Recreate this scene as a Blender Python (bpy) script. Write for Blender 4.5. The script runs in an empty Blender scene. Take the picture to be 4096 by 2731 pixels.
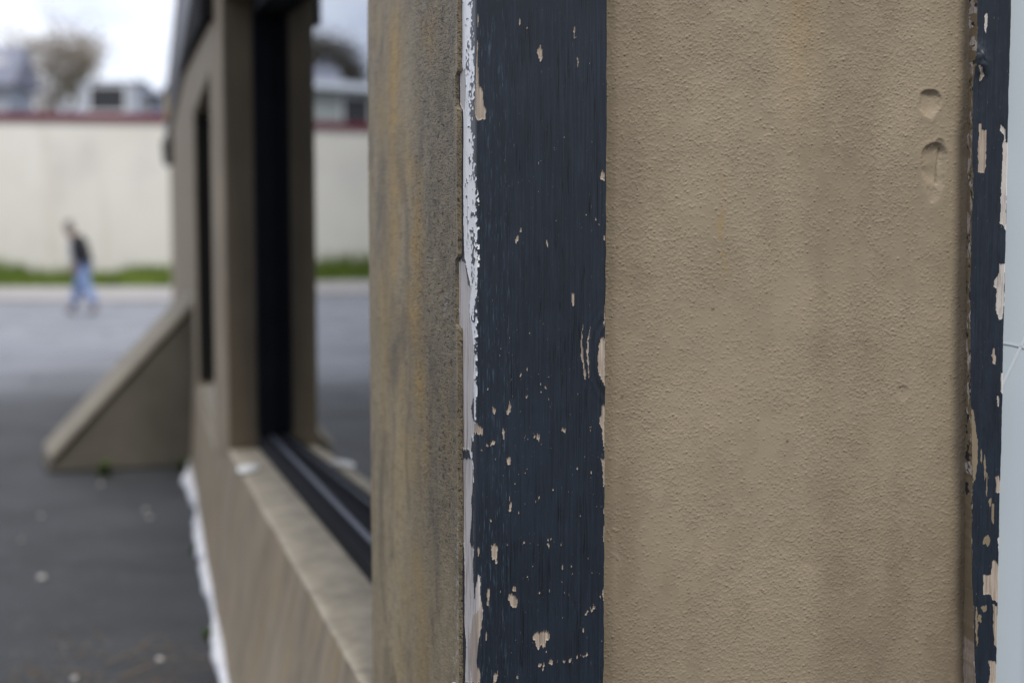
import bpy, bmesh, math, random
import numpy as np
from mathutils import Vector

C = bpy.context
SC = C.scene
rnd = random.Random(7)

# ------------------------------------------------------------------ camera
EYE = 1.55
cam_d = bpy.data.cameras.new("camera")
cam = bpy.data.objects.new("camera", cam_d)
SC.collection.objects.link(cam)
cam.location = (0, 0, EYE)
cam.rotation_euler = (math.radians(90 - 4.53), 0, 0)
cam_d.sensor_width = 36
cam_d.lens = 50
cam_d.clip_start = 0.05
cam_d.clip_end = 2000
cam_d.dof.use_dof = True
cam_d.dof.focus_distance = 1.975
cam_d.dof.aperture_fstop = 2.2
SC.camera = cam

# ------------------------------------------------------------------ sky, sun, exposure
SUN_TO = Vector((0.13, -0.43, 0.87)).normalized()
world = bpy.data.worlds.new("World")
SC.world = world
world.use_nodes = True
wn = world.node_tree
wn.nodes.clear()
def wnode(t, **k):
    n = wn.nodes.new(t)
    for a, b in k.items():
        setattr(n, a, b)
    return n
w_out = wnode("ShaderNodeOutputWorld")
w_bg = wnode("ShaderNodeBackground")
w_sky = wnode("ShaderNodeTexSky", sky_type="NISHITA", sun_disc=False)
w_sky.sun_elevation = math.asin(SUN_TO.z)
w_sky.sun_rotation = math.atan2(SUN_TO.x, SUN_TO.y)
w_tc = wnode("ShaderNodeTexCoord")
w_map = wnode("ShaderNodeMapping")
w_map.inputs["Scale"].default_value = (1.6, 1.6, 6.0)
w_no = wnode("ShaderNodeTexNoise")
w_no.inputs["Scale"].default_value = 2.6
w_no.inputs["Detail"].default_value = 6
w_no.inputs["Roughness"].default_value = 0.55
w_cl = wnode("ShaderNodeValToRGB")
e = w_cl.color_ramp.elements
e[0].position = 0.38; e[0].color = (4.9, 5.35, 6.7, 1)
e[1].position = 0.62; e[1].color = (8.6, 8.8, 9.3, 1)
w_mix = wnode("ShaderNodeMixRGB")
w_mix.inputs[0].default_value = 0.9
wl = wn.links.new
wl(w_tc.outputs["Generated"], w_map.inputs[0]); wl(w_map.outputs[0], w_no.inputs["Vector"])
wl(w_no.outputs["Fac"], w_cl.inputs[0])
wl(w_sky.outputs[0], w_mix.inputs[1]); wl(w_cl.outputs[0], w_mix.inputs[2])
w_dot = wnode("ShaderNodeVectorMath", operation="DOT_PRODUCT")
w_dot.inputs[1].default_value = Vector((-0.38, 0.85, 0.36)).normalized()
w_rng = wnode("ShaderNodeMapRange")
w_rng.inputs["From Min"].default_value = -0.9; w_rng.inputs["From Max"].default_value = 0.75
w_rng.inputs["To Min"].default_value = 0.42; w_rng.inputs["To Max"].default_value = 1.2
w_mul = wnode("ShaderNodeMixRGB", blend_type="MULTIPLY"); w_mul.inputs[0].default_value = 1.0
wl(w_tc.outputs["Generated"], w_dot.inputs[0]); wl(w_dot.outputs["Value"], w_rng.inputs["Value"])
wl(w_mix.outputs[0], w_mul.inputs[1]); wl(w_rng.outputs[0], w_mul.inputs[2])
wl(w_mul.outputs[0], w_bg.inputs[0]); wl(w_bg.outputs[0], w_out.inputs[0])
w_bg.inputs[1].default_value = 0.105

sun_d = bpy.data.lights.new("sun", "SUN")
sun_d.energy = 2.2
sun_d.angle = math.radians(11)
sun_d.color = (1.0, 0.95, 0.87)
sun = bpy.data.objects.new("sun", sun_d)
SC.collection.objects.link(sun)
sun.location = (5, -5, 20)
sun.rotation_euler = SUN_TO.to_track_quat("Z", "Y").to_euler()

SC.view_settings.view_transform = "Standard"
SC.view_settings.look = "None"
SC.view_settings.exposure = 0.42
SC.view_settings.gamma = 1
SC.cycles.use_denoising = True
SC.cycles.denoiser = "OPENIMAGEDENOISE"
SC.cycles.max_bounces = 8
SC.cycles.caustics_reflective = False
SC.cycles.caustics_refractive = False

# ------------------------------------------------------------------ helpers
def tag(o, label=None, cat=None, group=None, kind=None):
    if label: o["label"] = label
    if cat: o["category"] = cat
    if group: o["group"] = group
    if kind: o["kind"] = kind
    return o

def empty(name, loc, label=None, cat=None, group=None):
    o = bpy.data.objects.new(name, None)
    SC.collection.objects.link(o)
    o.location = loc
    o.empty_display_size = 0.2
    return tag(o, label, cat, group)

def root_loc(o):
    v = Vector((0, 0, 0))
    while o is not None:
        v += o.location
        o = o.parent
    return v

def link_mesh(name, me, mat, parent=None, smooth=False, loc=None):
    o = bpy.data.objects.new(name, me)
    SC.collection.objects.link(o)
    if mat is not None:
        me.materials.append(mat)
    if smooth:
        me.polygons.foreach_set("use_smooth", [True] * len(me.polygons))
    if parent is not None:
        o.parent = parent
    if loc is not None:
        o.location = loc
    return o

class MB:
    """collects shapes given in world coordinates and links them as one mesh object"""
    def __init__(self):
        self.v = []; self.f = []
    def poly(self, pts, faces):
        b = len(self.v)
        self.v += [tuple(p) for p in pts]
        self.f += [tuple(i + b for i in f) for f in faces]
    def hexa(self, p):      # p: 4 bottom ccw, 4 top ccw
        self.poly(p, [(3, 2, 1, 0), (4, 5, 6, 7), (0, 1, 5, 4), (1, 2, 6, 5), (2, 3, 7, 6), (3, 0, 4, 7)])
    def box(self, x0, x1, y0, y1, z0, z1):
        self.hexa([(x0, y0, z0), (x1, y0, z0), (x1, y1, z0), (x0, y1, z0), (x0, y0, z1), (x1, y0, z1), (x1, y1, z1), (x0, y1, z1)])
    def lbox(self, fr, s0, s1, t0, t1, z0, z1):   # box in a local frame fr(s, t) -> (x, y)
        q = [fr(s0, t0), fr(s1, t0), fr(s1, t1), fr(s0, t1)]
        self.hexa([(a, b, z0) for a, b in q] + [(a, b, z1) for a, b in q])
    def tube(self, pts, radii, n=8, cap=True):
        pts = [Vector(p) for p in pts]
        b = len(self.v)
        for i, p in enumerate(pts):
            d = (pts[min(i + 1, len(pts) - 1)] - pts[max(i - 1, 0)])
            d = d.normalized() if d.length > 0 else Vector((0, 0, 1))
            a = d.orthogonal().normalized(); c = d.cross(a)
            for k in range(n):
                t = 2 * math.pi * k / n
                self.v.append(tuple(p + (a * math.cos(t) + c * math.sin(t)) * radii[i]))
        for i in range(len(pts) - 1):
            for k in range(n):
                k2 = (k + 1) % n
                self.f.append((b + i * n + k, b + i * n + k2, b + (i + 1) * n + k2, b + (i + 1) * n + k))
        if cap:
            self.f.append(tuple(b + k for k in range(n))[::-1])
            self.f.append(tuple(b + (len(pts) - 1) * n + k for k in range(n)))
    def build(self, name, mat, parent=None, bevel=0.0, smooth=False):
        off = root_loc(parent)
        me = bpy.data.meshes.new(name)
        me.from_pydata([tuple(Vector(p) - off) for p in self.v], [], self.f)
        bm = bmesh.new(); bm.from_mesh(me)
        bmesh.ops.recalc_face_normals(bm, faces=bm.faces)
        bm.to_mesh(me); bm.free()
        o = link_mesh(name, me, mat, parent, smooth)
        if bevel:
            m = o.modifiers.new("edges", "BEVEL")
            m.width = bevel; m.segments = 2; m.limit_method = "ANGLE"; m.angle_limit = math.radians(40)
        return o

def grid_obj(name, P, mat, parent=None, attrs=None, smooth=True, flip=False):
    """P: (rows, cols, 3) world points"""
    ny, nx, _ = P.shape
    off = np.array(root_loc(parent))
    co = (P.reshape(-1, 3) - off).astype(np.float32)
    i = np.arange(ny * nx).reshape(ny, nx)
    q = np.stack([i[:-1, :-1], i[:-1, 1:], i[1:, 1:], i[1:, :-1]], -1).reshape(-1, 4)
    if flip:
        q = q[:, ::-1]
    me = bpy.data.meshes.new(name)
    me.vertices.add(len(co)); me.vertices.foreach_set("co", co.ravel())
    me.loops.add(q.size); me.loops.foreach_set("vertex_index", q.ravel().astype(np.int32))
    me.polygons.add(len(q))
    me.polygons.foreach_set("loop_start", np.arange(0, q.size, 4, dtype=np.int32))
    me.polygons.foreach_set("loop_total", np.full(len(q), 4, dtype=np.int32))
    me.polygons.foreach_set("use_smooth", np.full(len(q), smooth))
    me.update(calc_edges=True)
    for an, A in (attrs or {}).items():
        at = me.attributes.new(an, "FLOAT_COLOR", "POINT")
        buf = np.ones((ny * nx, 4), np.float32)
        buf[:, :A.shape[-1]] = A.reshape(ny * nx, -1)
        at.data.foreach_set("color", buf.ravel())
    me.validate()
    return link_mesh(name, me, mat, parent)

_hash = np.random.RandomState(11).rand(257, 257).astype(np.float32)
def vnoise(x, y, seed=0):
    x = np.asarray(x, np.float64) + seed * 17.31; y = np.asarray(y, np.float64) + seed * 9.77
    xi = np.floor(x).astype(int); yi = np.floor(y).astype(int)
    fx = x - xi; fy = y - yi
    fx = fx * fx * (3 - 2 * fx); fy = fy * fy * (3 - 2 * fy)
    a = _hash[xi % 257, yi % 257]; b = _hash[(xi + 1) % 257, yi % 257]
    c = _hash[xi % 257, (yi + 1) % 257]; d = _hash[(xi + 1) % 257, (yi + 1) % 257]
    return (a * (1 - fx) + b * fx) * (1 - fy) + (c * (1 - fx) + d * fx) * fy
def fbm(x, y, seed=0, octv=4):
    s = 0; a = 0.5
    for k in range(octv):
        s = s + a * vnoise(x * 2 ** k, y * 2 ** k, seed + k * 3)
        a *= 0.5
    return s / (1 - 0.5 ** octv)
def sstep(a, b, x):
    t = np.clip((x - a) / (b - a), 0, 1)
    return t * t * (3 - 2 * t)

def stamp(mask, X, Y, polys, value=1.0):
    """marks the grid points inside each outline (outlines in tenths of a millimetre)"""
    for fl in polys:
        p = np.array(fl, float).reshape(-1, 2) * 1e-4
        x0, y0 = p.min(0) - 0.002; x1, y1 = p.max(0) + 0.002
        m = (X >= x0) & (X <= x1) & (Y >= y0) & (Y <= y1)
        if not m.any():
            continue
        xs = X[m]; ys = Y[m]
        ins = np.zeros(xs.shape, bool)
        j = len(p) - 1
        for i in range(len(p)):
            xi, yi = p[i]; xj, yj = p[j]
            c = ((yi > ys) != (yj > ys))
            with np.errstate(divide="ignore", invalid="ignore"):
                ins ^= c & (xs < (xj - xi) * (ys - yi) / ((yj - yi) if yj != yi else 1e-12) + xi)
            j = i
        sub = mask[m]; sub[ins] = value; mask[m] = sub

def soften(M):
    K = np.pad(M, 1, mode="edge")
    return (K[1:-1, 1:-1] * 4 + K[:-2, 1:-1] + K[2:, 1:-1] + K[1:-1, :-2] + K[1:-1, 2:]) / 8

# ------------------------------------------------------------------ materials
class NT:
    def __init__(self, name, rough=0.8, spec=0.5):
        self.m = bpy.data.materials.new(name)
        self.m.use_nodes = True
        self.t = self.m.node_tree
        self.b = self.t.nodes["Principled BSDF"]
        self.b.inputs["Roughness"].default_value = rough
        self.b.inputs["Specular IOR Level"].default_value = spec
        self._obj = None
    def n(self, typ, **k):
        x = self.t.nodes.new(typ)
        for a, b in k.items():
            setattr(x, a, b)
        return x
    def l(self, a, b):
        self.t.links.new(a, b)
    def put(self, sock, v):
        if hasattr(v, "is_output") or isinstance(v, bpy.types.NodeSocket):
            self.l(v, sock)
        elif isinstance(v, (tuple, list)) and len(v) == 3 and sock.type == "RGBA":
            sock.default_value = (*v, 1)
        elif isinstance(v, (int, float)) and sock.type == "RGBA":
            sock.default_value = (v, v, v, 1)
        else:
            sock.default_value = v
    def obj(self):
        if self._obj is None:
            self._obj = self.n("ShaderNodeTexCoord").outputs["Object"]
        return self._obj
    def mapped(self, scale=(1, 1, 1), rot=(0, 0, 0), loc=(0, 0, 0), src=None):
        m = self.n("ShaderNodeMapping")
        m.inputs["Scale"].default_value = scale
        m.inputs["Rotation"].default_value = rot
        m.inputs["Location"].default_value = loc
        self.l(src or self.obj(), m.inputs[0])
        return m.outputs[0]
    def noise(self, scale, detail=3, rough=0.5, vec=None, dist=0.0):
        x = self.n("ShaderNodeTexNoise")
        x.inputs["Scale"].default_value = scale
        x.inputs["Detail"].default_value = detail
        x.inputs["Roughness"].default_value = rough
        x.inputs["Distortion"].default_value = dist
        self.l(vec or self.obj(), x.inputs["Vector"])
        return x.outputs["Fac"]
    def voro(self, scale, vec=None, feature="F1", rnd_=1.0):
        x = self.n("ShaderNodeTexVoronoi", feature=feature)
        x.inputs["Scale"].default_value = scale
        x.inputs["Randomness"].default_value = rnd_
        self.l(vec or self.obj(), x.inputs["Vector"])
        return x.outputs["Distance"]
    def ramp(self, f, stops, interp="LINEAR"):
        r = self.n("ShaderNodeValToRGB")
        r.color_ramp.interpolation = interp
        e = r.color_ramp.elements
        while len(e) < len(stops):
            e.new(0.5)
        for k, (p, c) in enumerate(stops):
            e[k].position = p
            e[k].color = (c, c, c, 1) if isinstance(c, (int, float)) else (*c, 1)
        self.l(f, r.inputs[0])
        return r.outputs[0]
    def mix(self, f, a, b, mode="MIX"):
        x = self.n("ShaderNodeMixRGB", blend_type=mode)
        self.put(x.inputs[0], f); self.put(x.inputs[1], a); self.put(x.inputs[2], b)
        return x.outputs[0]
    def math(self, op, a, b=0.0, c=None, clamp=False):
        x = self.n("ShaderNodeMath", operation=op, use_clamp=clamp)
        self.put(x.inputs[0], a); self.put(x.inputs[1], b)
        if c is not None: self.put(x.inputs[2], c)
        return x.outputs[0]
    def attr(self, name):
        a = self.n("ShaderNodeAttribute", attribute_name=name)
        s = self.n("ShaderNodeSeparateColor")
        self.l(a.outputs["Color"], s.inputs[0])
        return s.outputs
    def bump(self, h, strength=0.5, dist=0.002, normal=None):
        x = self.n("ShaderNodeBump")
        self.put(x.inputs["Strength"], strength)
        x.inputs["Distance"].default_value = dist
        self.l(h, x.inputs["Height"])
        if normal is not None: self.l(normal, x.inputs["Normal"])
        return x.outputs[0]
    def out(self, color=None, rough=None, normal=None):
        if color is not None: self.put(self.b.inputs["Base Color"], color)
        if rough is not None: self.put(self.b.inputs["Roughness"], rough)
        if normal is not None: self.l(normal, self.b.inputs["Normal"])
        return self.m

def plain(name, col, rough=0.7, var=0.12, scale=6.0, spec=0.4):
    t = NT(name, rough, spec)
    n = t.noise(scale, 5, 0.6)
    lo = tuple(c * (1 - var) for c in col); hi = tuple(min(1, c * (1 + var)) for c in col)
    return t.out(t.ramp(n, [(0.3, lo), (0.7, hi)]))

STUCCO = (0.362, 0.297, 0.211)

def stucco_front():
    t = NT("stucco_sand_finish", 0.55, 0.35)
    a = t.attr("skin")                      # R smooth-trowelled, G yellow run, B grimy patches, darker edges and bands
    big = t.noise(5, 4, 0.55)
    mid = t.noise(26, 4, 0.6)
    col = t.mix(t.ramp(big, [(0.3, 0), (0.7, 1)]), tuple(c * 0.9 for c in STUCCO), tuple(c * 1.07 for c in STUCCO))
    col = t.mix(t.ramp(mid, [(0.35, 0.0), (0.7, 0.22)]), col, (0.36, 0.285, 0.19))
    col = t.mix(a[1], col, (0.40, 0.27, 0.085))
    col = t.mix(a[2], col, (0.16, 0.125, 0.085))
    drag = t.mapped((1.0, 1.0, 1.3), rot=(0, math.radians(24), 0))
    fine = t.noise(420, 3, 0.6, drag)
    keep = t.math("SUBTRACT", 1.0, t.math("MULTIPLY", a[0], 0.8))
    nrm = t.bump(fine, t.math("MULTIPLY", keep, 0.5), 0.0006)
    fleck = t.ramp(t.voro(46), [(0.035, 1), (0.05, 0)])
    fl2 = t.ramp(t.noise(14, 2), [(0.62, 0), (0.66, 1)])
    col = t.mix(t.math("MULTIPLY", fleck, fl2), col, (0.5, 0.46, 0.38))
    return t.out(col, None, nrm)

def stucco_side():
    t = NT("stucco_weathered_side", 0.62, 0.35)
    r1 = t.mapped(rot=(0, 0, -math.radians(16.02)))
    along = t.mapped((1, 0.30, 1), src=r1)   # pits are drawn out along the wall by the float
    a = t.attr("skin")                      # R ochre streak, G dark pores, B pale streak
    big = t.noise(3.5, 4, 0.55, t.mapped((1, 1, 0.35)))
    base = t.mix(t.ramp(big, [(0.32, 0), (0.68, 1)]), (0.285, 0.224, 0.134), (0.420, 0.336, 0.208))
    run = t.noise(18, 5, 0.65, t.mapped((1, 0.45, 0.24), src=r1), 0.9)
    base = t.mix(t.ramp(run, [(0.48, 0), (0.64, 0.75)]), base, (0.150, 0.122, 0.086))
    base = t.mix(t.math("MULTIPLY", a[0], 0.9), base, (0.50, 0.32, 0.10))
    base = t.mix(t.math("MULTIPLY", a[2], 0.8), base, (0.50, 0.47, 0.42))
    pore_n = t.noise(300, 3, 0.65, along)
    pore = t.math("MULTIPLY", t.ramp(t.voro(340, along), [(0.26, 1), (0.42, 0)]), t.ramp(pore_n, [(0.50, 1), (0.58, 0)]))
    pore = t.math("MAXIMUM", pore, t.math("MULTIPLY", t.ramp(t.voro(560, along), [(0.25, 1), (0.5, 0)]), t.ramp(t.noise(120, 2, 0.5, along), [(0.46, 0.8), (0.56, 0)])))
    big_p = t.ramp(t.noise(150, 2, 0.55, along), [(0.33, 1), (0.39, 0)])
    pr = t.math("MAXIMUM", pore, big_p)
    pr = t.math("MULTIPLY", pr, a[1])
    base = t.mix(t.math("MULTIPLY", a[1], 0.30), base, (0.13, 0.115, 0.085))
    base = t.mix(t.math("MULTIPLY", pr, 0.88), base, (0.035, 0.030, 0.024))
    h = t.math("SUBTRACT", t.noise(260, 3, 0.6, along), t.math("MULTIPLY", pr, 0.9))
    mott = t.noise(90, 4, 0.65, along)
    base = t.mix(t.ramp(mott, [(0.50, 0), (0.72, 0.5)]), base, (0.14, 0.115, 0.08))
    nrm = t.bump(h, 0.6, 0.003)
    return t.out(base, None, nrm)

def stucco_plain(name="stucco_tan", k=1.0, st=0.5):
    t = NT(name, 0.7, 0.3)
    big = t.noise(3, 5, 0.6)
    run = t.noise(14, 4, 0.6, t.mapped((1, 1, 0.10)))
    c0 = tuple(c * 0.78 * k for c in STUCCO); c1 = tuple(c * 1.05 * k for c in STUCCO)
    col = t.mix(t.ramp(big, [(0.3, 0), (0.7, 1)]), c0, c1)
    col = t.mix(t.ramp(run, [(0.50, 0), (0.70, st)]), col, (0.40 * k, 0.275 * k, 0.125 * k))
    col = t.mix(t.ramp(t.noise(20, 3, 0.6, t.mapped((1, 1, 0.15), loc=(3, 1, 0))), [(0.48, 0), (0.70, st * 0.8)]), col, (0.13 * k, 0.115 * k, 0.09 * k))
    nrm = t.bump(t.noise(230, 3, 0.6), 0.5, 0.002)
    return t.out(col, None, nrm)

def navy_paint(name, attr_name):
    t = NT(name, 0.38, 0.5)
    a = t.attr(attr_name)                   # R tan bare wood, G grey bare wood, B sky glint painted white
    a2 = t.attr(attr_name + "_extra")       # R stucco paint, G rubbed, B cracks allowed
    navy = (0.0150, 0.0222, 0.0345)
    grain = t.noise(1.0, 4, 0.6, t.mapped((420, 420, 9)))
    big = t.noise(7, 3, 0.6)
    col = t.mix(t.ramp(big, [(0.3, 0), (0.7, 1)]), tuple(c * 0.85 for c in navy), tuple(c * 1.25 for c in navy))
    col = t.mix(t.ramp(grain, [(0.36, 0.55), (0.5, 0)]), col, tuple(c * 0.55 for c in navy))
    col = t.mix(t.ramp(grain, [(0.54, 0), (0.72, 0.5)]), col, tuple(c * 1.9 for c in navy))
    rub = t.math("MULTIPLY", t.ramp(t.noise(1.0, 3, 0.6, t.mapped((520, 520, 40))), [(0.58, 0), (0.72, 1)]), a2[1])
    col = t.mix(t.math("MULTIPLY", rub, 0.55), col, (0.10, 0.15, 0.21))
    ck = t.noise(1.0, 2, 0.5, t.mapped((300, 300, 4.5)))
    crack = t.ramp(ck, [(0.470, 0), (0.494, 1), (0.506, 1), (0.530, 0)])
    crack = t.math("MULTIPLY", crack, t.math("MULTIPLY", a2[2], t.ramp(t.noise(1.0, 2, 0.5, t.mapped((40, 40, 14))), [(0.5, 0), (0.62, 1)])))
    col = t.mix(crack, col, (0.003, 0.004, 0.006))
    fleck = t.ramp(t.noise(1.0, 2, 0.5, t.mapped((700, 700, 180))), [(0.735, 0), (0.76, 1)])
    col = t.mix(t.math("MULTIPLY", fleck, 0.7), col, (0.25, 0.22, 0.19))
    fib = t.noise(1.0, 4, 0.65, t.mapped((650, 650, 14)))
    fib2 = t.noise(1.0, 5, 0.7, t.mapped((190, 190, 10)))
    tan = t.mix(t.ramp(fib, [(0.3, 0), (0.65, 1)]), (0.22, 0.165, 0.125), (0.56, 0.475, 0.395))
    grey = t.mix(t.ramp(fib2, [(0.34, 0), (0.5, 1)]), (0.27, 0.23, 0.205), (0.62, 0.575, 0.54))
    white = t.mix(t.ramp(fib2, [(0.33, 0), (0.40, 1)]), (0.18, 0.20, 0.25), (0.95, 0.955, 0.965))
    stu = t.mix(big, (0.22, 0.175, 0.115), (0.30, 0.245, 0.165))
    edge = lambda s: t.ramp(s, [(0.42, 0), (0.58, 1)])
    col = t.mix(edge(a2[0]), col, stu)
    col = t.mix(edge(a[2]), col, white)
    col = t.mix(edge(a[1]), col, grey)
    col = t.mix(edge(a[0]), col, tan)
    bare = t.math("MAXIMUM", edge(a[0]), edge(a[1]))
    rough = t.mix(bare, t.mix(edge(a[2]), 0.40, 0.20), 0.8)
    h = t.math("SUBTRACT", t.math("MULTIPLY", grain, 0.35), crack)
    h = t.math("ADD", h, t.math("MULTIPLY", t.noise(60, 3, 0.6), 0.25))
    h = t.math("ADD", h, t.math("MULTIPLY", t.math("MULTIPLY", fib, bare), 0.6))
    nrm = t.bump(h, 0.5, 0.0008)
    return t.out(col, rough, nrm)

def asphalt(name, dark, light, rough, rough_amt=0.5, fade=None):
    t = NT(name, rough, 0.5)
    big = t.noise(0.35, 5, 0.6)
    fine = t.noise(70, 4, 0.7)
    patch = t.noise(1.6, 4, 0.6)
    col = t.mix(t.ramp(big, [(0.3, 0), (0.7, 1)]), dark, light)
    col = t.mix(t.ramp(patch, [(0.42, 0), (0.68, 0.65)]), col, tuple(c * 0.5 for c in dark))
    spot = t.noise(22, 3, 0.6)
    col = t.mix(t.ramp(spot, [(0.52, 0), (0.75, 0.55)]), col, tuple(c * 0.5 for c in dark))
    chip = t.ramp(t.voro(38), [(0.10, 1), (0.16, 0)])
    col = t.mix(t.math("MULTIPLY", chip, t.ramp(t.noise(5, 2), [(0.5, 0), (0.62, 0.7)])), col, tuple(c * 3.0 for c in light))
    if fade is not None:
        col = t.mix(t.attr("fade")[0], col, fade)
    col = t.mix(t.ramp(fine, [(0.55, 0), (0.8, 0.45)]), col, tuple(c * 2.2 for c in light))
    wob_ = t.n("ShaderNodeVectorMath", operation="MULTIPLY_ADD")
    nv = t.n("ShaderNodeTexNoise"); nv.inputs["Scale"].default_value = 2.5; nv.inputs["Detail"].default_value = 5; t.l(t.obj(), nv.inputs["Vector"])
    t.l(nv.outputs["Color"], wob_.inputs[0]); wob_.inputs[1].default_value = (0.5, 0.5, 0.5); t.l(t.obj(), wob_.inputs[2])
    ck = t.ramp(t.voro(0.55, wob_.outputs[0], "DISTANCE_TO_EDGE"), [(0.006, 1), (0.016, 0)])
    col = t.mix(t.math("MULTIPLY", ck, t.ramp(t.noise(0.6, 3), [(0.40, 0), (0.55, 0.85)])), col, tuple(c * 0.25 for c in dark))
    nrm = t.bump(fine, rough_amt, 0.006)
    return t.out(col, None, nrm)

M = {}
M["stucco"] = stucco_front()
M["side"] = stucco_side()
M["tan"] = stucco_plain("stucco_tan", 1.0, 0.35)
M["apron"] = stucco_plain("stucco_stained", 1.0, 0.8)
M["reveal_shade"] = stucco_plain("stucco_reveal_shade", 0.58, 0.2)  # stucco darkened to paint the jamb's shade
M["wing_cap"] = plain("wing_cap_lit_tan", (0.20, 0.18, 0.145), 0.85, 0.15, 5)  # paler colour that paints the sky-lit top of the wing wall
M["sill"] = plain("stucco_sill", (0.43, 0.375, 0.285), 0.75, 0.26, 13)
M["wing"] = plain("wing_shade_brown", (0.100, 0.091, 0.075), 0.9, 0.18, 3)  # wing wall face darkened to carry its shade
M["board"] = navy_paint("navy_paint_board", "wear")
M["stile"] = navy_paint("navy_paint_stile", "wear")
M["navy"] = plain("navy_trim_paint", (0.014, 0.020, 0.032), 0.42, 0.2, 9, 0.5)
M["gutter"] = plain("sky_tint_gutter", (0.13, 0.13, 0.155), 0.5, 0.35, 2.5, 0.4)  # lavender tint paints the sky's reflection into the gutter
M["fascia_tan"] = plain("brown_fascia", (0.075, 0.066, 0.05), 0.8, 0.2, 4, 0.2)
M["fascia"] = plain("weathered_black_fascia", (0.016, 0.016, 0.018), 0.95, 0.3, 4, 0.15)
M["black_metal"] = plain("dark_bronze_frame", (0.012, 0.0135, 0.018), 0.75, 0.2, 9, 0.12)
M["rail_highlight"] = plain("blue_grey_highlight", (0.085, 0.095, 0.125), 0.4, 0.15, 9, 0.5)  # pale blue-grey that paints the rail's highlight
M["interior"] = plain("interior_dark", (0.05, 0.045, 0.04), 0.9)
M["recess_shade"] = plain("recess_shade_dark", (0.02, 0.018, 0.015), 0.8)  # near-black that stands for shade and soot in the recess
M["white_paint"] = plain("white_strip_paint", (0.70, 0.71, 0.75), 0.7, 0.22, 22)
M["scrap"] = plain("white_paper", (0.88, 0.88, 0.86), 0.7, 0.03, 20)
M["roof"] = plain("roof_felt", (0.10, 0.10, 0.11), 0.9)
M["steel"] = plain("grey_steel", (0.35, 0.36, 0.38), 0.35, 0.1, 40, 0.6)
M["lantern"] = plain("grey_lantern_metal", (0.06, 0.06, 0.06), 0.6)
M["yellow"] = plain("yellow_enamel", (0.60, 0.42, 0.09), 0.5)
M["lot"] = asphalt("asphalt_lot", (0.026, 0.028, 0.032), (0.052, 0.056, 0.064), 0.78, 0.9, (0.20, 0.213, 0.245))
M["street"] = asphalt("asphalt_street", (0.17, 0.182, 0.21), (0.25, 0.265, 0.30), 0.6, 0.25)
M["concrete"] = plain("concrete_pavement", (0.33, 0.315, 0.315), 0.85, 0.1, 1.5)
M["dirt"] = plain("verge_soil", (0.16, 0.13, 0.085), 0.95, 0.3, 3)
M["grit"] = plain("grey_grit", (0.22, 0.215, 0.21), 0.8, 0.3, 60)
M["stone"] = plain("pale_stone", (0.48, 0.46, 0.44), 0.7, 0.2, 60)
M["dry"] = plain("dry_twig", (0.17, 0.13, 0.095), 0.9, 0.3, 40)

def grass_mat(name, a, b):
    t = NT(name, 0.6, 0.3)
    return t.out(t.ramp(t.noise(1.3, 4, 0.6), [(0.3, a), (0.7, b)]))
M["grass"] = grass_mat("grass_blades", (0.085, 0.135, 0.018), (0.17, 0.245, 0.035))
M["weed"] = grass_mat("weed_leaf", (0.035, 0.06, 0.010), (0.07, 0.11, 0.02))
M["bark"] = plain("tree_bark", (0.115, 0.095, 0.085), 0.9, 0.25, 5)
M["bud"] = plain("spring_buds", (0.27, 0.235, 0.19), 0.8, 0.3, 1)
M["bud_green"] = plain("yellow_green_buds", (0.20, 0.20, 0.085), 0.8, 0.3, 1)
M["bud_dark"] = plain("dark_twigs", (0.085, 0.078, 0.062), 0.9, 0.3, 1)

def white_wall_mat():
    t = NT("white_rendered_wall", 0.8, 0.3)
    big = t.noise(0.30, 5, 0.6)
    col = t.mix(t.ramp(big, [(0.35, 0), (0.65, 1)]), (0.75, 0.73, 0.67), (0.82, 0.805, 0.755))
    st = t.noise(0.55, 5, 0.6, t.mapped((1, 1, 0.6), loc=(7, 0, 3)))
    col = t.mix(t.ramp(st, [(0.56, 0), (0.74, 0.45)]), col, (0.50, 0.49, 0.50))
    drip = t.noise(1.0, 4, 0.6, t.mapped((1.6, 1.6, 0.16)))
    col = t.mix(t.ramp(drip, [(0.56, 0), (0.74, 0.4)]), col, (0.56, 0.50, 0.42))
    return t.out(col, None, t.bump(t.noise(30, 4, 0.6), 0.3, 0.01))
M["white_wall"] = white_wall_mat()
M["coping"] = plain("dark_red_coping", (0.16, 0.022, 0.040), 0.55, 0.15, 1.2)

def glass_mat():
    m = bpy.data.materials.new("window_glass")
    m.use_nodes = True
    t = m.node_tree
    t.nodes.clear()
    o = t.nodes.new("ShaderNodeOutputMaterial")
    g = t.nodes.new("ShaderNodeBsdfGlossy"); g.inputs["Roughness"].default_value = 0.0
    g.inputs["Color"].default_value = (0.93, 0.95, 0.97, 1)
    tr = t.nodes.new("ShaderNodeBsdfTransparent"); tr.inputs[0].default_value = (0.30, 0.32, 0.32, 1)
    lw = t.nodes.new("ShaderNodeLayerWeight"); lw.inputs[0].default_value = 0.5
    p = t.nodes.new("ShaderNodeMath"); p.operation = "POWER"; p.inputs[1].default_value = 2.2
    t.links.new(lw.outputs["Facing"], p.inputs[0])
    mx = t.nodes.new("ShaderNodeMath"); mx.operation = "MULTIPLY_ADD"
    mx.inputs[1].default_value = 0.92; mx.inputs[2].default_value = 0.06
    t.links.new(p.outputs[0], mx.inputs[0])
    s = t.nodes.new("ShaderNodeMixShader")
    t.links.new(mx.outputs[0], s.inputs[0]); t.links.new(tr.outputs[0], s.inputs[1]); t.links.new(g.outputs[0], s.inputs[2])
    t.links.new(s.outputs[0], o.inputs[0])
    return m
M["glass"] = glass_mat()

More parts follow.
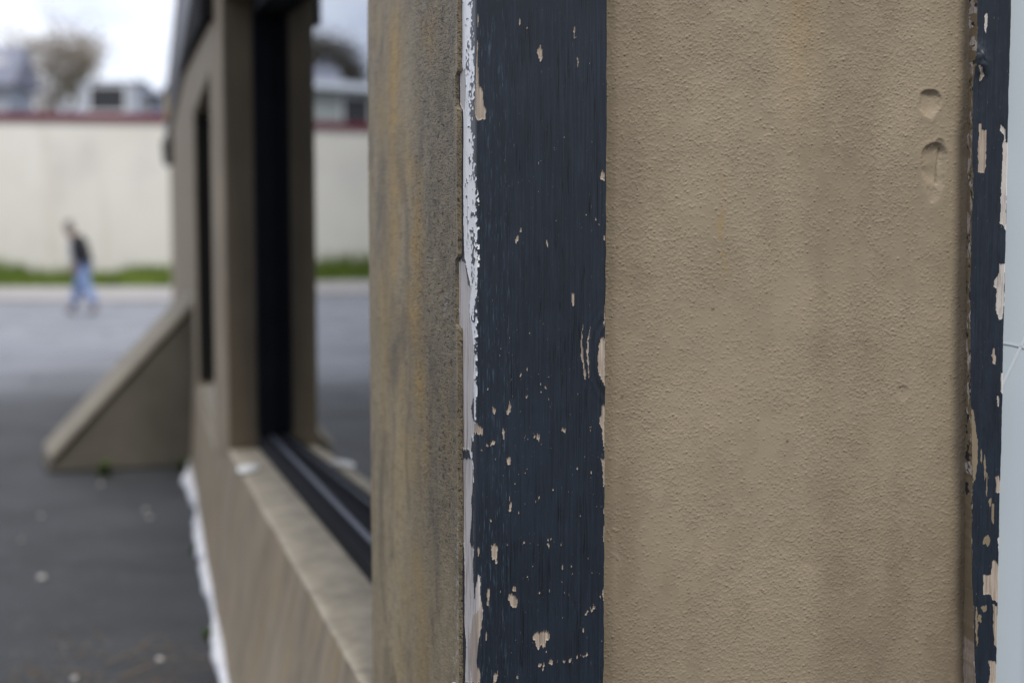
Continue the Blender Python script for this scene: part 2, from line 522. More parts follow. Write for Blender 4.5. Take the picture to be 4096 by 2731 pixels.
def film_mat():
    t = NT("papered_glass", 0.12, 0.5)
    w = t.n("ShaderNodeTexCoord").outputs["Object"]
    band = t.noise(9, 1, 0.4, t.mapped((1, 1, 0.02)))
    lo = t.noise(2.2, 2, 0.5, t.mapped((0.3, 0.3, 1)))
    col = t.mix(t.ramp(band, [(0.42, 0), (0.46, 1)]), (0.54, 0.61, 0.68), (0.62, 0.70, 0.75))
    col = t.mix(t.ramp(lo, [(0.35, 0.0), (0.65, 0.35)]), col, (0.42, 0.49, 0.60))
    return t.out(col)
M["film"] = film_mat()
M["pane_line"] = plain("pale_pane_line", (0.68, 0.74, 0.79), 0.3, 0.03, 4)

# ------------------------------------------------------------------ ground
def sheet(name, x0, x1, y0, y1, z, mat, cell=4.0):
    nx = max(2, int((x1 - x0) / cell)); ny = max(2, int((y1 - y0) / cell))
    X, Y = np.meshgrid(np.linspace(x0, x1, nx), np.linspace(y0, y1, ny))
    P = np.stack([X, Y, np.full_like(X, z)], -1)
    return tag(grid_obj(name, P, mat), kind="structure")
sheet("ground", -400, 400, -300, 500, -0.03, M["dirt"], 40)
sheet("street", -120, 120, 9.0, 30.2, -0.004, M["street"])
# the lot in front of the building: its far edge is ragged where it meets the street
xs = np.linspace(-40, 40, 641)
far = 19.5 + 2.0 * (fbm(xs * 0.5, xs * 0, 3) - 0.5)
rows = np.concatenate([np.linspace(0, 0.62, 12)[:-1], np.linspace(0.62, 1, 120)])
Yl = -30 + rows[:, None] * (far[None] + 30); Xl = np.repeat(xs[None], len(rows), 0)
gap = far[None] - Yl                                     # pale tone runs into the lot unevenly
fd = sstep(9.0, 0.8, gap + 2.6 * (fbm(Xl * 0.7, Yl * 1.1, 5) - 0.5) + 1.4 * (fbm(Xl * 1.2, Yl * 2.2, 6) - 0.5))
fd = np.clip(fd + 0.35 * sstep(0.55, 0.72, fbm(Xl * 0.5, Yl * 0.7, 7)) * sstep(14, 8, gap), 0, 1)
P = np.stack([Xl, Yl, np.zeros_like(Xl)], -1)
tag(grid_obj("parking_lot", P, M["lot"], None, {"fade": np.stack([fd, fd, fd], -1)}), kind="structure")
pv = MB(); pv.box(-120, 120, 30.2, 36.3, -0.03, 0.07)
tag(pv.build("pavement", M["concrete"], None, 0.02), kind="structure")

# outlines of paint loss and of the painted glint, in tenths of a millimetre: board-local run, height above ground
CHIP_TAN=[[2,18069,18,17996,17,17729,36,17671,30,17470,50,17388,83,17380,90,17415,98,17250,110,17138,129,17134,125,16980,68,16976,49,16995,25,16976,-37,16978,-73,17081,-84,17237,-46,17426,-33,17617,-19,17807],[15,18378,26,18347,23,18189,18,18168,10,18221,10,18315],[590,18320,608,18307,604,18239,595,18230,583,18253,583,18293],[690,18209,700,18205,698,18186,693,18184,686,18190,686,18201],[1332,18249,1341,18225,1340,18104,1335,18087,1328,18128,1328,18200],[1379,17826,1390,17799,1388,17666,1383,17648,1375,17693,1374,17773],[1538,17770,1546,17763,1545,17728,1541,17724,1535,17735,1535,17756],[1349,18103,1375,18101,1370,18089,1357,18088,1338,18091,1338,18098],[1637,15659,1659,15651,1655,15610,1644,15604,1627,15618,1627,15643],[1682,15581,1696,15576,1693,15552,1686,15549,1676,15557,1676,15571],[1063,16619,1080,16615,1076,16594,1068,16592,1056,16598,1056,16611],[831,17940,861,17946,870,18027,880,17941,902,17908,900,17807,881,17754,857,17777,845,17844,829,17869],[1768,16301,1736,16291,1706,16203,1707,16164,1768,16158],[601,15514,619,15504,615,15449,606,15442,594,15460,594,15493],[543,15403,576,15387,569,15309,552,15299,528,15325,528,15372],[965,15328,982,15314,978,15241,970,15232,958,15256,958,15299],[605,13498,626,13491,622,13455,611,13451,596,13463,596,13484],[987,13486,1003,13482,1000,13463,991,13460,979,13467,979,13479],[473,13444,481,13438,479,13410,475,13406,469,13416,469,13433],[150,13345,159,13339,157,13312,152,13309,145,13318,145,13334],[684,13219,702,13212,698,13179,689,13175,676,13186,676,13206],[1406,13234,1417,13227,1415,13194,1409,13190,1401,13201,1401,13221],[880,13368,896,13362,892,13332,885,13328,874,13338,874,13356],[950,13335,964,13329,961,13297,954,13293,944,13304,944,13323],[229,13065,262,13050,255,12979,238,12969,214,12994,214,13037],[1192,12748,1236,12738,1227,12693,1205,12687,1174,12703,1174,12730],[1585,12756,1602,12749,1599,12716,1590,12712,1578,12723,1578,12743],[361,12744,379,12721,375,12609,366,12594,353,12632,353,12699],[657,12660,671,12653,668,12618,661,12613,651,12625,651,12646],[788,12668,805,12658,801,12610,793,12603,781,12620,781,12649],[839,12667,871,12651,864,12574,848,12564,825,12590,825,12636],[137,12544,162,12535,157,12491,144,12486,126,12500,126,12526],[60,12499,73,12492,70,12461,64,12457,55,12468,55,12486],[1761,15422,1772,15410,1770,15351,1765,15343,1757,15363,1756,15398],[1320,14633,1356,14633,1341,14455,1315,14465],[1470,14167,1480,14163,1459,13968,1471,13868,1488,13649,1519,13489,1515,13399,1493,13449,1474,13569,1447,13769,1446,13968],[1564,14186,1574,14182,1553,13967,1554,13648,1573,13448,1561,13448,1532,13648,1527,13848,1541,14007],[1777,14542,1766,14244,1751,14175,1783,14180],[1711,13986,1784,13985,1787,13342,1751,13406,1700,13467,1683,13607,1683,13727,1698,13866],[1789,13085,1768,13085,1742,13045,1733,12905,1709,12875,1717,12774,1744,12724,1765,12562,1776,12425,1796,12425],[449,13146,461,13132,473,13062,465,12982,439,12951,409,12963,409,13023,437,13072],[240,12630,254,12606,230,12536,190,12507,186,12527,214,12586],[-151,12814,2,12825,18,12799,61,12788,81,12788,75,12678,41,12669,-89,12677,-152,12689],[-233,10065,37,10206,62,9961,6,9759,-47,9438,35,9349,35,9168,-272,9086,-367,9407,-332,9771],[258,12362,269,12356,267,12326,261,12322,253,12332,254,12350],[448,11851,455,11830,453,11725,450,11712,445,11746,445,11809],[180,11483,201,11479,196,11458,186,11455,171,11462,171,11475],[1062,11905,1079,11897,1076,11858,1067,11853,1055,11866,1055,11890],[853,11792,870,11784,867,11747,858,11742,846,11755,846,11777],[649,11158,670,11150,665,11117,655,11113,640,11124,640,11144],[1026,11202,1034,11196,1033,11168,1028,11165,1022,11174,1022,11191],[1113,11045,1122,11042,1120,11030,1116,11029,1110,11033,1110,11040],[1196,10823,1209,10812,1207,10757,1200,10750,1191,10768,1191,10801],[706,10673,714,10666,713,10636,708,10632,702,10642,702,10661],[871,10473,886,10465,883,10430,875,10426,864,10438,864,10459],[1484,9915,1497,9902,1494,9840,1488,9832,1479,9853,1479,9890],[122,9878,141,9859,137,9767,127,9755,114,9786,114,9841],[867,9407,898,9398,892,9355,876,9350,854,9365,854,9391],[932,9422,955,9413,950,9373,939,9368,923,9382,923,9406],[1021,9464,1061,9450,1052,9384,1032,9375,1004,9398,1004,9438],[1123,9440,1136,9436,1133,9414,1127,9411,1118,9419,1118,9432],[1217,9470,1242,9465,1237,9442,1224,9439,1207,9447,1207,9461],[1302,9505,1333,9495,1327,9452,1311,9447,1289,9462,1288,9488],[1406,9530,1425,9521,1421,9480,1412,9474,1399,9489,1398,9514],[1451,9525,1468,9518,1464,9487,1456,9483,1443,9494,1443,9512],[1491,9515,1527,9510,1519,9488,1502,9486,1476,9494,1476,9507],[1541,9551,1560,9539,1556,9487,1547,9480,1533,9498,1533,9530],[559,9270,580,9260,575,9213,565,9208,550,9224,550,9251],[1783,11632,1800,11612,1797,11514,1789,11502,1776,11534,1776,11593],[1798,10816,1813,10809,1810,10772,1803,10767,1792,10780,1792,10802],[1799,10659,1814,10652,1811,10622,1804,10618,1793,10628,1793,10647],[413,12360,469,12359,469,12268,439,12249,419,12279],[441,11712,479,11711,483,11604,465,11586,441,11605],[198,11126,238,11135,294,11119,284,11053,272,10860,238,10908,208,10929,200,11034],[-5,11083,22,11075,34,11028,14,10938,0,10958],[972,11138,1016,11127,1008,11066,988,11087],[1317,10651,1348,10689,1342,10652],[143,10519,168,10512,171,10406,157,10264,127,10275,137,10366],[485,10520,529,10543,553,10508,533,10453,499,10462],[429,10419,469,10429,559,10385,564,10293,539,10227,479,10224,465,10296,429,10348],[1523,10103,1539,10139,1563,10132,1543,10092,1523,10076],[1594,10193,1665,10246,1669,10201,1634,10161,1588,10162],[802,9857,853,9882,995,9876,1019,9830,1015,9769,971,9739,955,9647,924,9644,904,9690,859,9613,829,9661,823,9723,786,9765,788,9827],[226,9301,277,9320,283,9258,251,9157,226,9178],[1732,12317,1805,12316,1806,12013,1779,11871,1768,12013,1753,12196],[1806,11383,1777,11364,1768,11201,1793,11098,1811,11098],[1814,10505,1776,10485,1760,10404,1787,10311,1815,10300],[1821,9310,1792,9290,1783,9109,1822,9107]]
CHIP_GREY=[[-720,17727,-494,17699,-464,17465,-499,17143,-627,17163,-718,17240],[-898,15052,-549,15053,-517,15030,-390,14753,-233,14660,-329,14436,-299,14258,-205,14104,-144,13810,-114,13653,-146,13531,-149,13171,-244,12999,-120,12814,-102,12676,-215,12620,-249,12417,-671,12355,-658,13728,-707,14107,-840,14113,-805,14330,-861,14696],[-605,12254,-249,12309,-156,12121,-189,11913,-254,11658,-223,11501,-289,11284,-322,11093,-131,11031,-196,10813,-166,10595,-130,10318,-53,10561,4,10695,38,10684,47,10369,83,10225,62,9961,6,9759,-47,9438,35,9349,35,9168,-567,8996,-510,9576,-580,9871,-567,10605,-603,11013,-718,10801,-737,10901,-662,11084,-679,11414,-649,11834]]
FRAME_TAN=[[6980,17772,7028,17737,7072,17633,7043,17558,7005,17543,7015,17648],[7018,16966,7053,16966,7061,16870,7124,16880,7136,16450,7115,16284,7027,16275,7013,16570,7025,16810],[7311,13807,7334,13813,7342,13729,7369,13707,7359,13589,7317,13596,7318,13683,7291,13708],[7395,11977,7443,11992,7478,11897,7476,11739,7411,11756,7414,11867],[7255,10566,7369,10569,7380,10760,7438,10774,7493,10661,7502,10375,7481,10168,7395,10202,7377,10282,7262,10285],[7413,10154,7477,10088,7487,9735,7494,9479,7453,9544,7419,9930],[7364,9322,7470,9286,7522,9188,7528,8969,7380,8974,7397,9192],[6975,9431,7122,9420,7193,8980,6954,8988]]
FRAME_GREY=[[7062,18451,7099,18487,7108,18392,7088,18199,7061,18273],[7340,16947,7399,16888,7413,16722,7382,16707,7392,16812,7330,16857],[7372,16707,7452,16708,7461,16391,7447,15968,7455,15482,7408,15558,7357,15573,7367,15786,7369,16270,7373,16451],[7367,15007,7453,15007,7459,14444,7440,14230,7389,14224,7340,14353,7345,14659,7296,14690,7309,14781,7376,14888],[7434,13464,7466,13463,7475,13152,7438,13199],[7385,13137,7417,13127,7422,12965,7402,12996],[7461,11107,7481,11107,7487,10884,7467,10901]]
FRAME_STUCCO=[[6989,12971,7045,12939,7082,12751,7115,12500,7120,12186,7104,11935,7063,11905,7059,11432,7076,10672,7109,10162,7148,9425,6926,9432,6855,12191,6984,12189],[7174,12374,7193,12345,7193,12204,7185,12185,7170,12233,7168,12317],[7223,12310,7247,12253,7250,11970,7240,11933,7221,12028,7217,12197],[7261,12058,7280,12004,7284,11732,7276,11696,7260,11787,7256,11950],[7320,11679,7348,11660,7345,11565,7332,11553,7311,11585,7310,11642],[7361,11615,7390,11565,7391,11316,7378,11283,7356,11367,7352,11516],[7273,11143,7337,11118,7327,10999,7295,10984,7249,11025,7247,11096],[7162,10129,7187,10037,7195,9581,7185,9520,7165,9673,7157,9947],[7205,10000,7238,9980,7234,9884,7218,9871,7194,9904,7193,9962],[7258,10126,7316,10110,7306,10038,7277,10030,7236,10055,7235,10098]]
GLINT_L=[-627,18661,-645,18074,-650,17482,-564,17020,-567,16683,-570,16285,-574,15886,-577,15550,-529,15050,-289,14757,-317,14357,-237,14062,-170,13768,-172,13368,-113,12855,-247,12595,-376,12456,-218,12232,-157,11919]  # left edge of the sky glint painted on the board's side
GLINT_R=[-173,18594,-116,18010,-95,17430,-98,16986,-88,16656,-54,16266,2,15876,9,15549,12,15061,7,14767,7,14374,2,14078,-8,13782,5,13386,-1,12869,-140,12610,-153,12488,-142,12244,-144,11921]
FRAME_R=[7449,18664,7440,18219,7445,17473,7444,16753,7443,16119,7449,15482,7443,15025,7452,14229,7451,13928,7466,12683,7467,12055,7475,11423,7483,10789,7485,10151,7487,9511,7495,8970]
FRAME_L=[6950,18656,6965,18123,6946,17885,6916,17467,6926,16869,6942,16268,6949,15664,6952,15057,6972,13932,7004,13002,7063,11905,7059,11432,7079,10672,7119,10162,7155,9425,7183,8981]

# ------------------------------------------------------------------ the stucco building
A1, DD1 = math.radians(16.02), 0.48
A2, DD2 = math.radians(14.25), 0.263
PHI = math.radians(6)
def near(s, t): return (-math.sin(A1) * s + math.cos(A1) * t, math.cos(A1) * s + math.sin(A1) * t)
def farf(s, t): return (-math.sin(A2) * s + math.cos(A2) * t, math.cos(A2) * s + math.sin(A2) * t)
W0, DF = 0.1551986, 1.9394016
def front(w, t):       # w: run along the front from the corner board's arris, t: depth into the wall
    a = w + W0; b = t + DF
    return (math.cos(PHI) * a - math.sin(PHI) * b, math.sin(PHI) * a + math.cos(PHI) * b)
EAVE, TOP = 2.75, 3.23
corner = near(1.923, 0.48)
bld = empty("stucco_building", (corner[0], corner[1], 0), "tan stucco building with navy trim and a long window wall, filling the picture", "building")

# --- corner board (navy, chipped) : a folded fine mesh, side bevel + face + hidden return
SIDE = 0.0950
B0 = (-0.04837, 1.945)
C1 = near(1.98, 0.4835)
dx, dy = C1[0] - B0[0], C1[1] - B0[1]
L = math.hypot(dx, dy); sdx, sdy = dx / L, dy / L
arc = np.concatenate([np.arange(-SIDE, 0.1785, 0.00085), 0.1785 + np.array([0.0, 0.002, 0.012, 0.03])])
zf = np.arange(0.80, 2.02, 0.00105)
zz = np.concatenate([[0.0, 0.3, 0.6, 0.75], zf, [2.1, 2.4, EAVE - 0.003]])
ARC, Z = np.meshgrid(arc, zz)
bx = np.where(ARC < 0, B0[0] - ARC * sdx, 0.0); by = np.where(ARC < 0, B0[1] - ARC * sdy, 0.0)
fx = math.cos(PHI) * (ARC + W0) - math.sin(PHI) * DF; fy = math.sin(PHI) * (ARC + W0) + math.cos(PHI) * DF
R_ = 0.007                                               # worn arris
wob = (fbm(Z * 9, Z * 0, 2) - 0.5)
side_n = (sdy, -sdx)                                     # outward normal of the side face (to the left)
if side_n[0] > 0: side_n = (-side_n[0], -side_n[1])
fn = (math.sin(PHI), -math.cos(PHI))                     # outward normal of the front face
px = np.where(ARC < 0, bx, fx); py = np.where(ARC < 0, by, fy)
ret = ARC > 0.1785
px = np.where(ret, math.cos(PHI) * (0.1785 + W0) - math.sin(PHI) * (DF + (ARC - 0.1785)), px)
py = np.where(ret, math.sin(PHI) * (0.1785 + W0) + math.cos(PHI) * (DF + (ARC - 0.1785)), py)
cut = np.maximum(0, 1 - np.abs(ARC) / R_) ** 2 * 0.0021
tan_m = np.zeros(ARC.shape, np.float32); grey_m = tan_m.copy(); glint_m = tan_m.copy()
jx = (fbm(ARC * 420, Z * 160, 1) - 0.5) * 0.0030; jz = (fbm(ARC * 300, Z * 120, 4) - 0.5) * 0.0046 + (vnoise(ARC * 900, Z * 12, 5) - 0.5) * 0.0060
stamp(tan_m, ARC + jx, Z + jz, CHIP_TAN)
stamp(grey_m, ARC + jx, Z + jz, CHIP_GREY)
rk = random.Random(17)
specks = []
for k in range(90):                                     # small nicks, thicker low down and towards the right edge
    a = rk.choice((rk.uniform(0.005, 0.175), rk.gauss(0.085, 0.035), rk.uniform(0.14, 0.178))); zc = rk.choice((rk.uniform(0.9, 1.85), rk.gauss(1.20, 0.10), rk.uniform(0.9, 1.25)))
    hw = rk.uniform(0.0004, 0.0010); hh = hw * rk.uniform(1.0, 4.0)
    if a < 0.004 or a > 0.1775: continue
    specks.append([int(v * 1e4) for q_ in ((-hw, 0), (0, hh), (hw, hh * .3), (hw * .4, -hh)) for v in (a + q_[0], zc + q_[1])])
stamp(tan_m, ARC, Z, specks)
bl = np.array(GLINT_L, float).reshape(-1, 2) * 1e-4; br = np.array(GLINT_R, float).reshape(-1, 2) * 1e-4
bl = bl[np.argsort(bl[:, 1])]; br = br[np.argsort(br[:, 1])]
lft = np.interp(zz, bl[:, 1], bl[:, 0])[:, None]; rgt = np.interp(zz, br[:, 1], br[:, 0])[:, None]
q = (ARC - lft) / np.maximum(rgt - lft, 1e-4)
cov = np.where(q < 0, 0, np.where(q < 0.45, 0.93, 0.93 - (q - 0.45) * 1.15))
low = sstep(1.05, 1.50, Z)                               # the painted glint thins out downwards
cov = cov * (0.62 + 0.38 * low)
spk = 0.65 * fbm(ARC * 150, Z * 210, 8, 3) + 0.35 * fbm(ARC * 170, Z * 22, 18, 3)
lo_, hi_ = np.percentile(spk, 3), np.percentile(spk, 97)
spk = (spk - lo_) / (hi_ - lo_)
glint_m[(spk < cov) & (q > -0.02) & (q < 1.06) & (Z > 0.90)] = 1  # sky glint on the board's side, painted as a speckled white band
glint_m[(grey_m > 0) | (tan_m > 0)] = 0
grey_m[tan_m > 0] = 0
loss = np.maximum(np.maximum(tan_m, grey_m), glint_m * 0.4)  # the painted glint is sunk slightly too, like lost paint
# the knot at the right edge raises curved ridges in the paint
kr = np.sqrt(((ARC - 0.196) / 0.040) ** 2 + ((Z - 1.372) / 0.068) ** 2)
knot = np.sin(kr * 26) * np.exp(-((kr - 0.75) / 0.38) ** 2) * 0.00028
rim = loss.astype(float)
for _ in range(3): rim = soften(rim)
rim = np.clip(rim - loss, 0, 1)                          # paint curls up round the bare spots
disp = -0.0010 * soften(loss) + 0.0018 * rim - cut + 0.0007 * (fbm(ARC * 30, Z * 9, 6) - 0.5) + np.where(ARC > 0, knot, 0)
# ragged right edge
edge_w = np.where((ARC > 0.168) & ~ret, (fbm(Z * 45, Z * 0, 9) - 0.5) * 0.0022 * (ARC - 0.168) / 0.0105, 0)
nx_ = np.where(ARC < 0, side_n[0], fn[0]); ny_ = np.where(ARC < 0, side_n[1], fn[1])
bl_ = sstep(-R_, R_, ARC)
nx_ = side_n[0] * (1 - bl_) + fn[0] * bl_; ny_ = side_n[1] * (1 - bl_) + fn[1] * bl_
px = px + nx_ * disp + edge_w * math.cos(PHI); py = py + ny_ * disp + edge_w * math.sin(PHI)
extra = np.zeros(ARC.shape + (3,), np.float32)
extra[..., 1] = np.clip(sstep(0.05, 0.0, np.abs(ARC - 0.02)) * 0.9 + 0.25 * fbm(ARC * 12, Z * 3, 14), 0, 1)
extra[..., 2] = np.clip(sstep(0.0, 0.06, ARC), 0, 1)
wear = np.stack([soften(tan_m), soften(grey_m), soften(glint_m)], -1)  # bare wood in two tones, third channel the painted glint
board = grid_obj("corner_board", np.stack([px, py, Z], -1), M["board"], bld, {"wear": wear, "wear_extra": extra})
board["label"] = "navy painted corner board with chipped paint and bare wood down its left edge"
scr = MB()
sx, sy = near(1.917, 0.470)
scr.tube([(sx, sy, 0.905), (sx - 0.004, sy - 0.012, 0.907)], [0.0035, 0.0035], 10)
scr.tube([(sx - 0.004, sy - 0.012, 0.907), (sx - 0.005, sy - 0.0145, 0.9073)], [0.0065, 0.0055], 14)
scr.build("screw", M["steel"], board)

# --- front wall, stucco strip between the board and the window
w = np.concatenate([[0.150, 0.160], np.arange(0.168, 0.716, 0.00118), [0.725]])
z = np.concatenate([[0.0, 0.4, 0.7], np.arange(0.86, 1.95, 0.00118), [2.1, 2.4, EAVE]])
Wg, Zg = np.meshgrid(w, z)
d = 0.0030 * (fbm(Wg * 7, Zg * 7, 21) - 0.5) + 0.0005 * (fbm(Wg * 42, Zg * 42, 22, 3) - 0.5)
smooth_m = sstep(0.03, 0.0, Wg - 0.180) * 0.5
def dent(cx, cz, rw, rup, rdn, depth):
    global d, smooth_m
    u = (Wg - cx) / rw
    v = np.where(Zg > cz, (Zg - cz) / rup, (Zg - cz) / rdn)
    u = u + 0.45 * (fbm(Wg * 75, Zg * 75, 31) - 0.5); v = v + 0.4 * (fbm(Wg * 50, Zg * 50, 33) - 0.5)
    r2 = u * u + v * v
    d -= depth * np.clip(1 - r2, 0, 1) ** 0.9
    d += 0.10 * depth * np.exp(-((np.sqrt(r2) - 1.1) / 0.25) ** 2)
    smooth_m = np.maximum(smooth_m, np.exp(-(r2 / 2.2) ** 2))
dent(0.6440, 1.7350, 0.0165, 0.0110, 0.028, 0.0046)
dent(0.6530, 1.6550, 0.0200, 0.0150, 0.066, 0.0048)
dent(0.6600, 1.6680, 0.0080, 0.0090, 0.030, 0.0022)
dent(0.6150, 1.3200, 0.0090, 0.0060, 0.018, 0.0012)
d -= 0.004 * sstep(0.020, 0.0, Wg - 0.1785)              # rounded in behind the board
d += 0.0012 * sstep(0.694, 0.704, Wg) * (0.3 + fbm(Zg * 22, Zg * 0, 35))
# short crack in the lower dent
cw = 0.6610 - 0.0035 * np.sin((1.66 - Zg) * 45) - (1.66 - Zg) * 0.03
d -= np.where((Zg < 1.664) & (Zg > 1.612), 0.0014 * np.exp(-((Wg - cw) / 0.0016) ** 2), 0)
run = np.exp(-((Wg - 0.348 + 0.012 * (Zg - 1.5) - 0.004 * np.sin(Zg * 60)) / 0.0045) ** 2) * sstep(1.45, 1.52, Zg) * sstep(1.66, 1.56, Zg)
run *= np.clip(fbm(Wg * 120, Zg * 90, 41) * 2 - 0.5, 0, 1) * 0.55
run = run + 0.25 * np.exp(-((Wg - 0.455) / 0.03) ** 2) * sstep(1.6, 1.9, Zg)
dark_tone = 0.12 * sstep(0.55, 0.75, fbm(Wg * 6 + 2, Zg * 5, 43)) + 0.25 * sstep(0.676, 0.70, Wg) * fbm(Wg * 80, Zg * 20, 44)  # random patches, and mottled darkening towards the right edge
dark_tone = np.where((Zg < 1.664) & (Zg > 1.616) & (np.abs(Wg - cw) < 0.0013), 0.45, dark_tone)
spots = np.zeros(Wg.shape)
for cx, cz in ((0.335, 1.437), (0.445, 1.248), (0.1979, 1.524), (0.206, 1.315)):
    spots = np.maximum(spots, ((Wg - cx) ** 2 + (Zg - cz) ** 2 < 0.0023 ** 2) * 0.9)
dark_tone = dark_tone + 0.22 * sstep(0.30, 0.185, Wg + 0.05 * (fbm(Zg * 5, Wg * 8, 45) - 0.5)) + 0.10 * sstep(0.55, 0.70, Wg) + 0.26 * sstep(0.40, 0.66, fbm(Wg * 8 + 1.3, Zg * 0.9, 46)) + 0.12 * sstep(1.25, 0.95, Zg + 0.2 * (fbm(Wg * 9, Zg * 3, 48) - 0.5)) + 0.10 * sstep(0.5, 0.6, fbm(Wg * 30, Zg * 16, 47))  # darker towards both sides and the bottom, with soft vertical bands
dark_tone = np.maximum(dark_tone, spots)
# sand grains standing proud of the finish, each with its own place, size and lean
rs = np.random.RandomState(23)
NG = 80000
gw = rs.uniform(0.172, 0.712, NG); gz = rs.uniform(0.865, 1.945, NG)
dens = fbm(gw * 11, gz * 11, 24) * 0.9 + 0.35 * fbm(gw * 40, gz * 40, 25)
sm = np.zeros(NG)
iw0 = np.clip(np.searchsorted(w, gw), 0, len(w) - 1); iz0 = np.clip(np.searchsorted(z, gz), 0, len(z) - 1)
sm = np.clip(smooth_m + 0.35 * sstep(0.60, 0.66, Wg), 0, 1)[iz0, iw0]
keep = rs.rand(NG) < np.clip((dens - 0.37) * 2.4, 0.16, 0.95) * (1 - 0.8 * sm)
gw, gz, iw0, iz0 = gw[keep], gz[keep], iw0[keep], iz0[keep]
n_ = len(gw)
ga = rs.uniform(0.70, 1.05, n_) * 0.001 * np.where(rs.rand(n_) < 0.15, 1.5, 1.0); gb = ga * rs.uniform(0.5, 1.0, n_)
gh = rs.uniform(0.40, 1.05, n_) * 0.001 * np.where(rs.rand(n_) < 0.15, 1.6, 1.0); gt = rs.normal(-0.45, 0.5, n_)
gr = np.zeros_like(d)
for di in range(-3, 4):
    for dj in range(-3, 4):
        ii = np.clip(iz0 + di, 0, len(z) - 1); jj = np.clip(iw0 + dj, 0, len(w) - 1)
        ux = w[jj] - gw; uz = z[ii] - gz
        a_ = (ux * np.cos(gt) + uz * np.sin(gt)) / ga; b_ = (-ux * np.sin(gt) + uz * np.cos(gt)) / gb
        np.maximum.at(gr, (ii, jj), gh * np.exp(-(a_ * a_ + b_ * b_)))
d = d + gr
base_t = 0.018 - d
X = math.cos(PHI) * (Wg + W0) - math.sin(PHI) * (DF + base_t)
Y = math.sin(PHI) * (Wg + W0) + math.cos(PHI) * (DF + base_t)
skin = np.stack([np.clip(smooth_m + 0.35 * sstep(0.60, 0.66, Wg), 0, 1), np.clip(run, 0, 1), np.clip(dark_tone, 0, 1)], -1)
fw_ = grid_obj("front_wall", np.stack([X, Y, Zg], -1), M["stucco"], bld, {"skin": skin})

WIN0, WIN1, WSILL, WHEAD = 0.705, 2.30, 0.55, 2.45
m = MB()
m.lbox(front, 0.7255, WIN1, 0.018, 0.22, 0, WSILL)
m.lbox(front, 0.7255, WIN1, 0.018, 0.22, WHEAD, EAVE)
m.lbox(front, WIN1, 6.0, 0.018, 0.22, 0, EAVE)
m.build("front_wall", M["tan"], bld)
# --- the front window: chipped navy stile (fine mesh), head, rail and papered glass
fl = np.array(FRAME_L, float).reshape(-1, 2) * 1e-4; frr = np.array(FRAME_R, float).reshape(-1, 2) * 1e-4
fl = fl[np.argsort(fl[:, 1])]; frr = frr[np.argsort(frr[:, 1])]
zz = np.concatenate([[0.50, 0.70], np.arange(0.80, 2.02, 0.00105), [2.1, 2.45]])
le = np.interp(zz, fl[:, 1], fl[:, 0])
ker = np.ones(41) / 41
le_s = np.convolve(np.pad(le, 20, mode="edge"), ker, "valid")
re = np.polyval(np.polyfit(frr[:, 1], frr[:, 0], 1), zz) + (fbm(zz * 38, zz * 0, 51) - 0.5) * 0.0020
nS, nF, nR = 26, 66, 8
sw = np.linspace(0, 1, nS); fwv = np.linspace(0, 1, nF); rw_ = np.linspace(0, 1, nR)
Zs = np.repeat(zz[:, None], nS + nF + nR, 1)
left_back = 0.6985 + 0.0165 * (1.87 - zz) / 0.98
wp = np.concatenate([left_back[:, None] + (le_s - left_back)[:, None] * sw[None], le_s[:, None] + (re - le_s)[:, None] * fwv[None], re[:, None] + 0 * rw_[None]], 1)
tp = np.concatenate([0.020 - 0.037 * np.repeat(sw[None], len(zz), 0) ** 0.8, np.full((len(zz), nF), -0.017), -0.017 + 0.05 * np.repeat(rw_[None], len(zz), 0)], 1)
isS = np.zeros(wp.shape, bool); isS[:, :nS] = True
rough_s = (fbm(wp * 260, Zs * 110, 55) - 0.5) * 0.006 + (fbm(wp * 60, Zs * 26, 57) - 0.5) * 0.006
tp = tp + np.where(isS, rough_s, 0.0016 * (fbm(wp * 70, Zs * 22, 58) - 0.5))
wp = wp + np.where(isS, (fbm(wp * 90, Zs * 60, 59) - 0.5) * 0.004, 0)
ft = np.zeros(wp.shape, np.float32); fg = ft.copy(); fs = ft.copy()
jx = (fbm(wp * 420, Zs * 160, 61) - 0.5) * 0.0026; jz = (fbm(wp * 300, Zs * 120, 64) - 0.5) * 0.0042
stamp(ft, wp + jx, Zs + jz, FRAME_TAN); stamp(fg, wp + jx, Zs + jz, FRAME_GREY); stamp(fs, wp + jx * 1.6, Zs + jz * 1.6, FRAME_STUCCO)
fs[isS] = 1.0
old = isS & (fbm(wp * 420, Zs * 90, 66) > 0.60); fg[old & (Zs > 1.2)] = 1
fs[isS & (fbm(wp * 420, Zs * 130, 68) < 0.36) & (Zs > 1.15)] = 0
ft[:, :nS] = np.maximum(ft[:, :nS], (Zs[:, :nS] + jz[:, :nS] * 2 < 0.955) * 1.0)
fs[(ft > 0) | (fg > 0)] = 0
tp = tp + 0.0006 * np.maximum(ft, fg)
